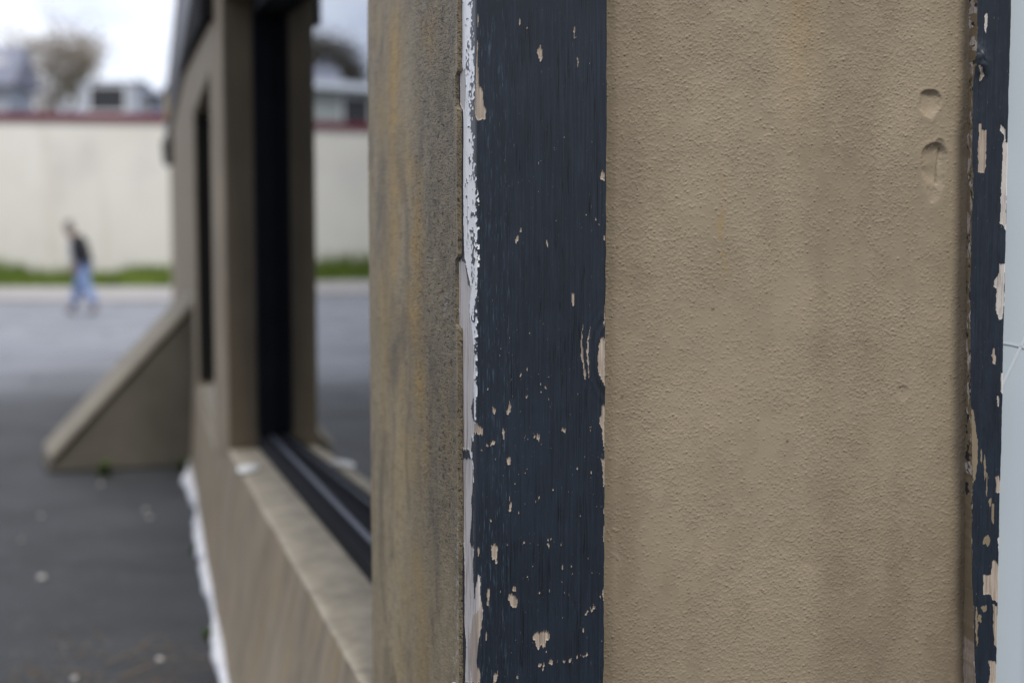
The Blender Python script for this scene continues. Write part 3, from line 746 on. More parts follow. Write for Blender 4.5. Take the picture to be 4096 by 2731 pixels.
# lump of split wood near the top of the stile
lump = np.exp(-(((wp - 0.703) / 0.010) ** 2 + ((Zs - 1.783) / 0.018) ** 2))
tp = tp - 0.006 * lump * (0.6 + 0.8 * fbm(wp * 160, Zs * 120, 69))
X = math.cos(PHI) * (wp + W0) - math.sin(PHI) * (DF + tp); Y = math.sin(PHI) * (wp + W0) + math.cos(PHI) * (DF + tp)
win = empty("window", (0, 0, 0)); win.parent = bld
ex = np.zeros(wp.shape + (3,), np.float32); ex[..., 0] = soften(fs); ex[..., 1] = 0.15; ex[..., 2] = 0.5
stile = grid_obj("frame", np.stack([X, Y, Zs], -1), M["stile"], win, {"wear": np.stack([soften(ft), soften(fg), 0 * ft], -1), "wear_extra": ex})
m = MB()
m.lbox(front, 0.7555, 2.30, -0.016, 0.09, WSILL - 0.06, WSILL + 0.05)
m.lbox(front, 0.7555, 2.30, -0.016, 0.09, WHEAD - 0.05, WHEAD + 0.04)
m.lbox(front, 2.24, 2.302, -0.017, 0.09, WSILL + 0.05, WHEAD - 0.05)
m.build("frame", M["navy"], win, 0.003)
m = MB(); m.lbox(front, 0.735, 2.242, 0.030, 0.036, WSILL, WHEAD)
pane = m.build("pane", M["film"], win)
m = MB()
def strip(w0, z0, w1, z1, wd, bend=0.0):
    n = 10; P = []
    L_ = math.hypot(w1 - w0, z1 - z0); ux, uz = -(z1 - z0) / L_, (w1 - w0) / L_
    for k in range(n + 1):
        f = k / n; o_ = bend * math.sin(math.pi * f)
        cw_, cz_ = w0 + (w1 - w0) * f, z0 + (z1 - z0) * f + o_
        for sgn in (-1, 1):
            a, b = front(cw_ + ux * wd * sgn, 0.0285); P.append((a, b, cz_ + uz * wd * sgn))
    b0 = len(m.v); m.v += P
    for k in range(n):
        m.f.append((b0 + 2 * k, b0 + 2 * k + 1, b0 + 2 * k + 3, b0 + 2 * k + 2))
strip(0.742, 1.270, 0.86, 1.52, 0.0022)
strip(0.742, 1.388, 0.84, 1.362, 0.0011, 0.006)
m.build("thin_pane_line", M["pane_line"], pane)  # thin pale lines laid just in front of the pane

# --- the pier on the side wall, next to the board
ps = np.concatenate([np.arange(1.9205, 2.640, 0.0024)])
rad = 0.022
aa = np.linspace(0, math.pi / 2, 9)[1:]
ss = np.concatenate([ps, 2.640 + rad * np.sin(aa), np.full(4, 2.640 + rad)])
tt = np.concatenate([np.full(len(ps), 0.48), 0.48 + rad * (1 - np.cos(aa)), np.linspace(0.48 + rad + 0.03, 0.70, 4)])
z = np.concatenate([[0.58], np.arange(0.62, 2.08, 0.0030), [2.2, 2.5, EAVE]])
S, Zp = np.meshgrid(ss, z); T_ = np.repeat(tt[None], len(z), 0)
dp = 0.004 * (fbm(S * 9, Zp * 5, 71) - 0.5) + 0.0014 * (fbm(S * 60, Zp * 50, 72, 3) - 0.5)
dp += -0.006 * np.exp(-((S - 1.995) / 0.055) ** 2) * (fbm(Zp * 2.2, S * 2, 73)) * 1.2
dp *= sstep(1.905, 1.93, S)
start = 1.945 + 0.004 * (fbm(Zp * 30, Zp * 0, 76) - 0.5) + 0.016 * sstep(1.408, 1.414, Zp) * sstep(1.512, 1.506, Zp) + 0.012 * sstep(1.715, 1.722, Zp) * sstep(1.77, 1.764, Zp)
S = S + (start - 1.9205) * sstep(2.10, 1.9205, S)
lip = np.zeros(S.shape, bool); lip[:, :2] = True
T_ = T_ + lip * 0.006
nearlip = sstep(2.02, 1.965, S + 0.02 * (fbm(Zp * 4, S * 0, 74) - 0.5))
T2 = T_ - dp
dp = np.where(lip, 0, dp)
T2 = T_ - dp
S2 = S + np.where(S > 2.60, 0.006 * (fbm(Zp * 6, S * 0, 75) - 0.5) * sstep(2.60, 2.66, S), 0)
X = -math.sin(A1) * S2 + math.cos(A1) * T2; Y = math.cos(A1) * S2 + math.sin(A1) * T2
def streak(c, wd, amp=0.02, seed=80, f=2.0):
    cc = c + amp * (fbm(Zp * f, Zp * 0, seed) - 0.5) * 2
    return np.exp(-((S - cc) / wd) ** 2)
def blot(a, b, seed, lo): return np.clip((fbm(S * a, Zp * b, seed) - lo) * 3.2, 0, 1)
och = streak(2.165, 0.050, 0.12, 80, 3.0) * blot(7, 9, 81, 0.40) * 0.9
och += 0.75 * streak(2.26, 0.06, 0.08, 83, 3.4) * blot(6, 8, 84, 0.45)
och += 0.6 * streak(2.38, 0.06, 0.07, 86, 2.6) * blot(5, 7, 87, 0.45)
och += 0.35 * streak(2.52, 0.05, 0.05, 88, 2.2) * blot(5, 6, 89, 0.47)
och += 0.6 * sstep(2.15, 2.0, S) * sstep(1.10, 1.30, Zp) * sstep(1.52, 1.36, Zp) * blot(7, 9, 90, 0.46)
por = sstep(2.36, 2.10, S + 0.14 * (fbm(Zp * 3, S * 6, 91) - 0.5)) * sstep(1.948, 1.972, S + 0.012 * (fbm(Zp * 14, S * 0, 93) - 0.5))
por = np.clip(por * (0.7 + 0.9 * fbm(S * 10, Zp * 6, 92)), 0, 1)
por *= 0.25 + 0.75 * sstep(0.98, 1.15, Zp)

och_lip = lip | np.roll(lip, 2, axis=1)
pale = 0.5 * np.exp(-((S - 2.57 + 0.02 * (Zp - 1.6)) / 0.012) ** 2) * sstep(1.50, 1.58, Zp) * sstep(1.75, 1.68, Zp) * np.clip(fbm(S * 30, Zp * 22, 95) * 2 - 0.4, 0, 1)
for k in range(44):
    f = k / 44
    zc = 0.90 + 0.26 * f + rnd.uniform(-.01, .01); sc_ = 1.956 + 0.012 * (1 - f) + rnd.uniform(-.006, .006) + (0.02 if rnd.random() < .25 else 0)
    pale = np.maximum(pale, (((S - sc_) / 0.0045) ** 2 + ((Zp - zc) / 0.0022) ** 2 < 1) * 1.0)
for k in range(26):
    f = k / 26; zc = 1.455 - 0.035 * f + rnd.uniform(-.003, .003); sc_ = 2.025 + 0.017 * f + rnd.uniform(-.004, .004)
    pale = np.maximum(pale, (((S - sc_) / 0.0045) ** 2 + ((Zp - zc) / 0.0016) ** 2 < 1) * 0.9)
och = och * (0.35 + 0.75 * sstep(1.12, 1.42, Zp))
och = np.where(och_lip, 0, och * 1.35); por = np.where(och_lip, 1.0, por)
skin = np.stack([np.clip(och, 0, 1), por, np.clip(pale, 0, 1)], -1)
pier = grid_obj("pier", np.stack([X, Y, Zp], -1), M["side"], bld, {"skin": skin}, flip=True)

# --- the wall under the side window: battered out to the ground line
SILL, HEAD = 0.636, 2.475
J = 5.925                                                # far jamb of the side window
def base_pt(x):                                          # ground line of the side wall, x = run
    return farf(x, DD2 - 0.042)
s_ = np.concatenate([np.linspace(1.93, 6.0, 90), np.linspace(6.05, 19.0, 80)])
rows = np.linspace(0, 1, 24)
topx = []
for s in s_:
    if s <= 6.0: topx.append(near(s, 0.48))
    else:
        f = min(1, (s - 6.0) / 0.35); a = near(s, 0.48); b = farf(s, DD2)
        topx.append((a[0] * (1 - f) + b[0] * f, a[1] * (1 - f) + b[1] * f))
topx = np.array(topx); bot = np.array([base_pt(s) for s in s_])
P = np.zeros((24, len(s_), 3))
for k, f in enumerate(rows):
    e_ = f ** 0.8
    P[k, :, :2] = bot * (1 - e_) + topx * e_
    P[k, :, 2] = f * SILL
bumpy = 0.012 * (fbm(P[..., 1] * 3, P[..., 2] * 3, 101) - 0.5)
P[..., 0] += bumpy
grid_obj("apron_wall", P, M["apron"], bld, flip=True)
# wall beyond the window, with its own narrower opening
F0, F1, FSILL, FHEAD = 6.36, 8.75, 0.612, 2.228
END = 18.8
m = MB()
pl = [near(J, 0.48), farf(6.02 + 0.16, DD2 + 0.004), farf(F0, DD2), farf(F0, DD2 + 0.45), near(J, 0.90)]
m.poly([(x, y, 0.60) for x, y in pl] + [(x, y, EAVE) for x, y in pl],
       [(0, 1, 6, 5), (1, 2, 7, 6), (2, 3, 8, 7), (3, 4, 9, 8), (4, 0, 5, 9), (5, 6, 7, 8, 9), (4, 3, 2, 1, 0)])
m.build("wall_section", M["tan"], bld, 0.015)
m = MB()
m.lbox(farf, F1, END, DD2, DD2 + 0.30, 0.0, EAVE)
m.lbox(farf, F0 + 0.001, F1 - 0.001, DD2, DD2 + 0.30, FHEAD, EAVE)
m.build("wall_section", M["tan"], bld, 0.015)
m = MB()
m.lbox(near, 1.95, J + 0.02, 0.482, 0.80, HEAD, EAVE - 0.001)
m.build("lintel", M["tan"], bld, 0.012)
# fascia band and roof
m = MB()
m.lbox(near, 1.86, 6.1, 0.43, 0.62, EAVE + 0.001, TOP)
q_ = [farf(6.12, DD2 - 0.045), farf(10.6, DD2 - 0.045), farf(10.6, DD2 + 0.14), farf(6.12, DD2 + 0.14)]
m.hexa([(x, y, zb) for (x, y), zb in zip(q_, (2.41, 2.66, 2.66, 2.41))] + [(x, y, 2.69) for x, y in q_])
m.lbox(farf, 10.605, END + 0.05, DD2 - 0.020, DD2 + 0.14, 2.66, 2.69)
m.lbox(front, -0.02, 6.05, -0.045, 0.14, EAVE + 0.003, TOP - 0.003)
m.build("fascia", M["fascia"], bld, 0.01)
m = MB(); m.lbox(farf, 6.12, END + 0.05, DD2 - 0.047, DD2 + 0.14, 2.691, 2.98)
m.build("gutter", M["gutter"], bld, 0.01)
m = MB(); m.lbox(farf, 6.12, END + 0.05, DD2 - 0.043, DD2 + 0.14, 2.981, TOP - 0.002)
m.build("fascia", M["fascia_tan"], bld, 0.006)
c0 = near(1.98, 0.55); c1 = farf(END, DD2 + 0.1); c2 = farf(END, DD2 + 6.5); c3 = front(6.0, 0.1)
m = MB()
q4 = [c0, c3, c2, c1]
m.poly([(x, y, TOP - 0.10) for x, y in q4] + [(x, y, TOP - 0.04) for x, y in q4], [(3, 2, 1, 0), (4, 5, 6, 7), (0, 1, 5, 4), (1, 2, 6, 5), (2, 3, 7, 6), (3, 0, 4, 7)])
m.build("roof", M["roof"], bld)
m = MB()
def slab(a, b, th, z0, z1):
    ux, uy = b[0] - a[0], b[1] - a[1]; l_ = math.hypot(ux, uy); nx2, ny2 = -uy / l_ * th, ux / l_ * th
    m.hexa([(a[0], a[1], z0), (b[0], b[1], z0), (b[0] + nx2, b[1] + ny2, z0), (a[0] + nx2, a[1] + ny2, z0), (a[0], a[1], z1), (b[0], b[1], z1), (b[0] + nx2, b[1] + ny2, z1), (a[0] + nx2, a[1] + ny2, z1)])
slab(c3, c2, 0.2, 0, TOP - 0.11)
slab(c2, farf(END - 0.1, DD2 + 0.31), 0.2, 0, TOP - 0.11)
m.build("rear_wall", M["tan"], bld)
m = MB()
pts = [near(2.0, 0.85), front(5.9, 0.3), c2, farf(END, DD2 + 0.32)]
m.poly([(x, y, 0.02) for x, y in pts], [(0, 1, 2, 3)])
slab(near(2.2, 3.4), near(12, 4.2), 0.1, 0.03, 3.1)
m.build("interior", M["interior"], bld)

# --- the long side window: sill, dark frame, glass
side = empty("window", (0, 0, 0)); side.parent = bld
sv = np.linspace(2.60, J + 0.005, 150)
tv = np.concatenate([[0.505, 0.492, 0.483, 0.480], np.linspace(0.488, 0.75, 22)])
zv = np.concatenate([[SILL - 0.03, SILL - 0.02, SILL - 0.010, SILL - 0.001], SILL + 0.004 + 0.012 * np.linspace(0, 1, 22)])
SV, TV = np.meshgrid(sv, tv); ZV = np.repeat(zv[:, None], len(sv), 1)
ZV = ZV + 0.004 * (fbm(SV * 14, TV * 14, 111) - 0.5); TV = TV + 0.008 * (fbm(SV * 5, SV * 0, 112) - 0.5) * sstep(0.56, 0.48, TV)
grid_obj("sill", np.stack([-math.sin(A1) * SV + math.cos(A1) * TV, math.cos(A1) * SV + math.sin(A1) * TV, ZV], -1), M["sill"], side, flip=True)
GL = 0.668
def turned(deg):         # frame and glass sit at a slight angle in the opening, deeper at the near end
    tw = math.radians(deg)
    def f(s, t):
        k = s - J
        return near(J + k * math.cos(tw) + (t - GL) * math.sin(tw), GL - k * math.sin(tw) + (t - GL) * math.cos(tw))
    return f
fr_, gl = turned(0.95), turned(1.9)
m = MB()
m.lbox(fr_, 2.55, J + 0.03, 0.600, GL + 0.085, SILL + 0.006, SILL + 0.066)
m.lbox(fr_, 2.55, J + 0.03, 0.600, GL + 0.085, HEAD - 0.07, HEAD + 0.02)
m.lbox(fr_, J - 0.07, J + 0.028, 0.598, GL + 0.028, SILL + 0.075, HEAD - 0.07)
m.lbox(fr_, 2.60, 2.70, 0.602, GL + 0.028, SILL + 0.075, HEAD - 0.07)
m.build("frame", M["black_metal"], side, 0.006)
m = MB()
bp = [fr_(s_b, GL - 0.018) for s_b in np.linspace(2.6, J - 0.08, 12)]
m.tube([(x, y, SILL + 0.067) for x, y in bp], [0.009] * 12, 8)  # added tube that stands for the highlight along the rail
m.build("highlight_bead", M["rail_highlight"], side, 0, True)
m = MB(); m.lbox(near, J - 0.010, J - 0.001, 0.484, 0.64, SILL + 0.02, HEAD)  # dark slab added over the jamb to stand for its shade
m.build("reveal_shade", M["reveal_shade"], side, 0.002)
m = MB(); m.lbox(gl, 2.66, J - 0.04, GL, GL + 0.006, SILL + 0.05, HEAD - 0.04)
m.build("pane", M["glass"], side)

# --- the second opening further along, its recess painted dark for shade
w2 = empty("window", (0, 0, 0)); w2.parent = bld
w2["label"] = "narrow window opening with its recess painted dark as shade"
m = MB(); m.lbox(farf, F0, F1, DD2 + 0.14, DD2 + 0.18, FSILL, FHEAD + 0.02)
m.lbox(farf, F1 - 0.025, F1 - 0.002, DD2 + 0.012, DD2 + 0.139, FSILL + 0.03, FHEAD - 0.012)  # dark lining paints shade and soot on the far jamb
m.build("panel", M["recess_shade"], w2)
m = MB()
sl = [farf(F0, DD2 - 0.004), farf(F1, DD2 - 0.004), farf(F1, DD2 + 0.14), farf(F0, DD2 + 0.14)]
m.hexa([(x, y, FSILL - 0.05) for x, y in sl] + [(sl[0][0], sl[0][1], FSILL), (sl[1][0], sl[1][1], FSILL), (sl[2][0], sl[2][1], FSILL + 0.02), (sl[3][0], sl[3][1], FSILL + 0.02)])
m.build("sill", M["sill"], w2, 0.008)

# --- sloping wing wall
m = MB()
wx0, wy0 = farf(9.75, DD2 + 0.16)
for_ = [(-2.95, 8.93, 0.0), (wx0, wy0 - 0.35, 0.0), (wx0, wy0 - 0.35, 1.12), (-2.95, 8.93, 0.04)]
ddx, ddy = -0.22, 0.52
m.poly(for_ + [(x + ddx, y + ddy, zq) for x, y, zq in for_],
       [(0, 1, 2, 3), (7, 6, 5, 4), (0, 4, 5, 1), (1, 5, 6, 2), (2, 6, 7, 3), (3, 7, 4, 0)])
wing = m.build("wing_wall", M["wing"], bld, 0.02)
m = MB()
p0 = Vector(for_[3]) + Vector((0.04, -0.02, 0.045)); p1 = Vector(for_[2]) + Vector((0, -0.02, 0.004))
up = Vector((-0.02, 0, 0.022)); dv = Vector((ddx, ddy + 0.03, 0))
m.hexa([p0, p1, p1 + dv, p0 + dv, p0 + up, p1 + up, p1 + dv + up, p0 + dv + up])
m.build("cap", M["wing_cap"], wing, 0.006)
m = MB()
lx, ly = farf(10.2, DD2 - 0.12)
m.box(lx - 0.10, lx + 0.14, ly - 0.10, ly + 0.10, 0.80, 0.85)
m.tube([(lx, ly, 0.85), (lx, ly, 0.97)], [0.035, 0.03], 10)
m.build("pipe_bracket", M["steel"], bld, 0.006)

# --- white strip along the foot of the wall
n = 260
sv = np.linspace(2.2, 9.55, n)
P = np.zeros((7, n, 3))
for i, s in enumerate(sv):
    w_ = 0.000 + 0.030 * float(fbm(np.array(s * 1.7), np.array(0.0), 121)) + 0.022 * float(fbm(np.array(s * 9.0), np.array(0.0), 122))
    w_ *= 0.35 + 0.65 * float(sstep(0.34, 0.46, fbm(np.array(s * 2.6), np.array(0.0), 125)))
    if 8.3 < s < 9.2: w_ += 0.035 * math.sin((s - 8.3) / 0.9 * math.pi)
    if 9.2 < s < 9.32: w_ *= 0.45
    h_ = 0.022 + 0.03 * float(fbm(np.array(s * 8.0), np.array(0.0), 123))
    for k, (a, b) in enumerate(((1.0, 0.0), (0.98, 0.5), (0.85, 0.9), (0.5, 1.0), (0.15, 0.98), (-0.1, 1.0), (-0.3, 1.0))):
        x, y = farf(s, DD2 - 0.042 - w_ * a)
        P[k, i] = (x, y, max(0.002, h_ * b))
ws = grid_obj("kerb_strip", P, M["white_paint"], None, flip=False)
tag(ws, "wavy white painted strip along the foot of the side wall", "kerb strip")

# fittings at the far end of the wall
fx_, fy_ = farf(16.3, DD2 + 0.01)
lamp = empty("wall_sign", (fx_, fy_, 2.85), "small yellow sign box high at the far end of the side wall", "sign")
m = MB(); m.box(fx_ - 0.07, fx_ + 0.10, fy_ - 0.10, fy_ + 0.10, 2.74, 3.02); m.build("sign_face", M["yellow"], lamp, 0.02)
m = MB(); m.box(fx_ - 0.08, fx_ + 0.10, fy_ - 0.11, fy_ + 0.12, 3.021, 3.10); m.build("sign_hood", M["navy"], lamp, 0.01)
lan = empty("wall_lantern", (fx_, fy_, 2.3), "dark wall lantern below the yellow sign box", "lantern")
m = MB(); m.tube([(fx_ - 0.05, fy_, 2.58), (fx_ - 0.05, fy_, 2.50), (fx_ - 0.06, fy_, 2.28), (fx_ - 0.06, fy_, 2.24)], [0.03, 0.085, 0.06, 0.03], 8); m.build("lamp_body", M["lantern"], lan)
m = MB(); m.tube([(fx_ - 0.05, fy_, 2.57), (fx_ + 0.16, fy_ + 0.03, 2.60)], [0.02, 0.02], 8); m.build("arm", M["black_metal"], lan)

# --- white scrap on the sill
scx, scy = near(5.37, 0.512)
bm = bmesh.new()
bmesh.ops.create_icosphere(bm, subdivisions=3, radius=1)
for v in bm.verts:
    r = 1 + 0.15 * (float(vnoise(v.co.x * 2 + 5, v.co.y * 2 + v.co.z, 131)) - 0.5)
    v.co = Vector((v.co.x * 0.044 * r, v.co.y * 0.075 * r, max(-0.002, v.co.z * 0.014 * r)))
me = bpy.data.meshes.new("paper_scrap"); bm.to_mesh(me); bm.free()
o = link_mesh("paper_scrap", me, M["scrap"], None, True, (scx, scy, SILL + 0.012))
tag(o, "small white crumpled paper scrap lying on the window sill", "scrap")

# ------------------------------------------------------------------ weeds, litter on the lot
def weed(x, y, h, n, label, spread=0.05, zb=0.0):
    r = random.Random(int(abs(x * 977 + y * 131)))
    root = empty("weed", (x, y, zb), label, "weed")
    mb = MB()
    for k in range(n):
        a = r.uniform(0, 6.28); l_ = h * r.uniform(0.5, 1.0); sp = spread * r.uniform(0.3, 1.3)
        bx_, by_ = x + r.uniform(-.3, .3) * spread, y + r.uniform(-.3, .3) * spread
        wd = 0.010 * r.uniform(0.7, 1.6)
        ca, sa = math.cos(a), math.sin(a)
        p = []
        for f, wf in ((0, .5), (.4, 1.0), (.75, .8), (1, .05)):
            cx = bx_ + ca * sp * f ** 1.5; cy = by_ + sa * sp * f ** 1.5; cz = zb + l_ * (f - 0.25 * f ** 3)
            p += [(cx - sa * wd * wf, cy + ca * wd * wf, cz), (cx + sa * wd * wf, cy - ca * wd * wf, cz)]
        mb.poly(p, [(0, 1, 3, 2), (2, 3, 5, 4), (4, 5, 7, 6)])
    mb.build("leaves", M["weed"], root)
    return root
gx, gy = farf(9.22, DD2 - 0.09); weed(gx, gy, 0.13, 30, "green weed growing in the gap of the white strip", 0.05)
gx, gy = farf(5.40, DD2 - 0.085); weed(gx, gy, 0.06, 18, "small green weed beside the near end of the white strip", 0.03)
gx, gy = farf(6.9, DD2 - 0.09); weed(gx, gy, 0.035, 9, "tiny green weed against the middle of the white strip", 0.02)
weed(-2.56, 8.83, 0.15, 16, "green weed at the foot of the sloping wing wall", 0.10)

def stone(x, y, s, label, cat="stone", mat="stone", flat=0.5, name="pebble"):
    bm = bmesh.new(); bmesh.ops.create_icosphere(bm, subdivisions=2, radius=1)
    sd_ = rnd.uniform(0, 90)
    for v in bm.verts:
        r = 1 + 0.5 * (float(vnoise(v.co.x * 1.6 + sd_, v.co.y * 1.6 + v.co.z * 1.3, 141)) - 0.5)
        v.co = Vector((v.co.x * s * r, v.co.y * s * r * 0.8, v.co.z * s * r * flat))
    me = bpy.data.meshes.new(name); bm.to_mesh(me); bm.free()
    o = link_mesh(name, me, M[mat], None, True, (x, y, s * flat * 0.75))
    o.rotation_euler.z = rnd.uniform(0, 6)
    return tag(o, label, cat, "pale bits lying on the dark asphalt lot")
def gpt(u, v):      # metres on the lot from survey angles: u sideways, v depth
    return u, v
for x, y, s, lb in ((-2.09, 6.22, 0.020, "pale pebble alone on the dark asphalt, left of the white strip"),
                    (-1.27, 5.02, 0.016, "pale pebble on the asphalt near the bottom of the picture"),
                    (-1.51, 4.80, 0.015, "pale pebble among the twigs at the lower left"),
                    (-2.02, 7.75, 0.016, "pale pebble half way along the lot between wing wall and white strip"),
                    (-1.95, 7.55, 0.015, "pale pebble beside its twin on the middle of the lot"),
                    (-2.55, 7.6, 0.013, "faint pebble on the asphalt below the wing wall"),
                    (-1.06, 5.10, 0.012, "pale pebble closest to the near end of the white strip"),
                    (-2.45, 7.0, 0.011, "tiny pale pebble on the asphalt near the left edge"),
                    (-2.50, 8.55, 0.014, "pale pebble on the asphalt just in front of the wing wall")):
    stone(x, y, s, lb)
mb = MB(); r = random.Random(3)
for k in range(420):
    y = r.uniform(4.2, 5.35); x = r.uniform(-1.75, -1.02 - (y - 4.9) * 0.22)
    if r.random() > 1.0 - (y - 4.2) * 0.6: continue
    a = r.uniform(0, 3.14); l_ = r.uniform(0.01, 0.05)
    c = Vector((x, y, r.uniform(0.004, 0.012)))
    dv = Vector((math.cos(a), math.sin(a), r.uniform(-.06, .06))) * l_
    mb.tube([c - dv, c + dv * 0.2 + Vector((0, 0, .003)), c + dv], [0.0012, 0.0017, 0.001], 5)
mg = MB()
for k in range(120):
    y = r.uniform(4.3, 9.5) if k % 3 else r.uniform(4.3, 5.6); lim = -0.275 - 0.25 * y + 0.10; x = r.uniform(-0.36 * y, lim)
    sz = r.uniform(0.002, 0.006); q0 = len(mg.v)
    for vx, vy, vz in ((-1, -.7, 0), (1, -.8, 0), (.9, .8, 0), (-.8, .9, 0), (.1, 0, .9)):
        mg.v.append((x + sz * (vx + r.uniform(-.3, .3)), y + sz * (vy + r.uniform(-.3, .3)), 0.0005 + sz * vz))
    mg.f += [(q0, q0 + 1, q0 + 4), (q0 + 1, q0 + 2, q0 + 4), (q0 + 2, q0 + 3, q0 + 4), (q0 + 3, q0, q0 + 4), (q0 + 3, q0 + 2, q0 + 1, q0)]
tag(mg.build("loose_gravel", M["grit"]), kind="stuff", label="fine pale grit scattered over the dark lot", cat="gravel")
o = mb.build("twig_litter", M["dry"]); tag(o, kind="stuff", label="dry brown twig litter strewn on the lot", cat="litter")
for x0, y0, x1, y1, lb in ((-1.36, 4.80, -1.08, 4.98, "curved dry twig arching over the litter at the bottom"), (-1.45, 4.95, -1.22, 5.12, "thin dry twig lying beyond the curved one")):
    mb = MB(); P_ = []
    for k in range(9):
        f = k / 8; P_.append((x0 + (x1 - x0) * f + 0.012 * math.sin(f * 7), y0 + (y1 - y0) * f, 0.006 + 0.035 * math.sin(math.pi * f)))
    mb.tube(P_, [0.0035 - 0.0022 * k / 8 for k in range(9)], 6)
    tag(mb.build("twig", M["dry"], None, 0, True), lb, "twig")

# ------------------------------------------------------------------ the white wall across the street
WA = math.radians(9)
def wf(s, t): return (math.cos(WA) * s - math.sin(WA) * t - 10.0, math.sin(WA) * s + math.cos(WA) * t + 40.6)
o0 = wf(0, 0)
bw = empty("boundary_wall", (o0[0], o0[1], 0), "long white rendered wall with a dark red coping across the street", "wall")
m = MB(); m.lbox(wf, -60, 60, 0, 0.3, 0, 4.55); m.build("wall_body", M["white_wall"], bw)
m = MB(); m.lbox(wf, -60, 60, -0.07, 0.37, 4.551, 4.78); m.build("coping", M["coping"], bw, 0.02)
m = MB(); m.lbox(wf, -12.9, -11.85, -0.20, -0.002, 4.10, 4.42); m.lbox(wf, -12.7, -12.0, -0.26, -0.2, 4.15, 4.28)
m.build("vent_box", M["black_metal"], bw, 0.015)
# grass verge
mb = MB(); r = random.Random(5)
for k in range(15000):
    x = r.uniform(-26, 4); y = r.uniform(36.7, 40.45 + (x + 10) * 0.158)
    cl = float(fbm(np.array(x * 0.55), np.array(y * 0.3), 151)); back = (y - 36.6) / (3.85 + (x + 10) * 0.158)
    h_ = (0.42 + 1.1 * max(0, cl - 0.34)) * r.uniform(0.5, 1.1) * (0.55 + back * 0.6)
    a = r.uniform(0, 6.28); wd = r.uniform(0.02, 0.045); lx_, ly_ = math.cos(a) * h_ * .4, math.sin(a) * h_ * .4
    b = len(mb.v)
    mb.v += [(x - wd, y, 0.0), (x + wd, y + r.uniform(-.03, .03), 0.0), (x + lx_, y + ly_, h_)]
    mb.f.append((b, b + 1, b + 2))
for x in (-10.6, -10.2, -13.7, -19.0, -22.5):
    for k in range(260):
        yy = wf(x + 10, 0)[1] - r.uniform(0.1, 0.6); xx = x + r.gauss(0, 0.35); h_ = r.uniform(0.2, 0.55) * math.exp(-((xx - x) / 0.6) ** 2) + 0.1
        b = len(mb.v); wd = 0.03
        mb.v += [(xx - wd, yy, 0), (xx + wd, yy, 0), (xx + r.uniform(-.15, .15), yy + r.uniform(-.1, .1), h_)]
        mb.f.append((b, b + 1, b + 2))
off = None
me = bpy.data.meshes.new("verge_grass"); me.from_pydata(mb.v, [], mb.f)
tag(link_mesh("verge_grass", me, M["grass"]), "green grass growing along the foot of the white wall", "grass", kind="stuff")

# ------------------------------------------------------------------ person walking
def skinned(name, pts, edges, radii, mat, parent, root=0, sub=2):
    me = bpy.data.meshes.new(name)
    me.from_pydata([tuple(p) for p in pts], edges, [])
    o = link_mesh(name, me, None, parent)
    md = o.modifiers.new("skin", "SKIN"); md.use_smooth_shade = True
    for i, v in enumerate(me.skin_vertices[0].data):
        rr = radii[i]; v.radius = rr if isinstance(rr, tuple) else (rr, rr)
        v.use_root = (i == root)
    s = o.modifiers.new("subdivide", "SUBSURF"); s.levels = sub; s.render_levels = sub
    me.materials.append(mat)
    return o
M["skin"] = plain("skin", (0.34, 0.19, 0.14), 0.6, 0.06, 20)
M["hair"] = plain("grey_hair", (0.20, 0.19, 0.19), 0.9, 0.2, 60)
M["jacket"] = plain("black_jacket", (0.016, 0.017, 0.022), 0.8, 0.2, 8)
M["shirt"] = plain("pale_shirt", (0.55, 0.56, 0.62), 0.8, 0.08, 8)
M["denim"] = plain("light_denim", (0.24, 0.33, 0.56), 0.8, 0.15, 12)
M["shoe"] = plain("grey_shoe", (0.16, 0.17, 0.18), 0.6, 0.15, 12)
per = empty("person", (-7.88, 26.1, 0.0), "person in black jacket and light blue jeans walking with bowed head across the street", "person")
# local frame: -x is where the person walks
V = [(0, 0, .90), (-.03, 0, 1.12), (-.09, 0, 1.32), (-.14, 0, 1.42), (-.20, 0, 1.50), (-.235, 0, 1.57), (-.25, 0, 1.645),
     (-.085, .17, 1.36), (-.03, .22, 1.10), (-.12, .22, .90), (-.085, -.17, 1.36), (.02, -.22, 1.10), (-.04, -.23, .88),
     (-.01, .09, .86), (-.10, .095, .49), (-.22, .095, .10), (-.34, .10, .035), (.01, -.09, .86), (.09, -.095, .48), (.27, -.095, .13), (.15, -.10, .035),
     (-.315, 0, 1.545), (-.225, .078, 1.56), (-.225, -.078, 1.56), (-.30, 0, 1.495)]
E_ = [(0, 1), (1, 2), (2, 3), (3, 4), (4, 5), (5, 6), (2, 7), (7, 8), (8, 9), (2, 10), (10, 11), (11, 12), (0, 13), (13, 14), (14, 15), (15, 16), (0, 17), (17, 18), (18, 19), (19, 20), (5, 21), (5, 22), (5, 23), (4, 24)]
R = [.13, .12, .14, .060, .075, .092, .060, .055, .042, .030, .055, .042, .030, .082, .058, .042, .035, .082, .058, .042, .035, .014, .016, .016, .030]
for hx, hy, hz, sg in ((-.12, .22, .90, 1), (-.04, -.23, .88, -1)):
    hi = 9 if sg > 0 else 12
    for k, (fx2, ln) in enumerate(((-.030, .085), (-.010, .095), (.010, .090), (.028, .072))):
        b = len(V); V += [(hx - .03 + fx2, hy, hz - .075), (hx - .045 + fx2, hy - sg * .012, hz - .075 - ln)]
        R += [.011, .008]; E_ += [(hi, b), (b, b + 1)]
    b = len(V); V += [(hx - .060, hy - sg * .03, hz - .05), (hx - .075, hy - sg * .045, hz - .095)]; R += [.012, .009]; E_ += [(hi, b), (b, b + 1)]
skinned("body", V, E_, R, M["skin"], per)
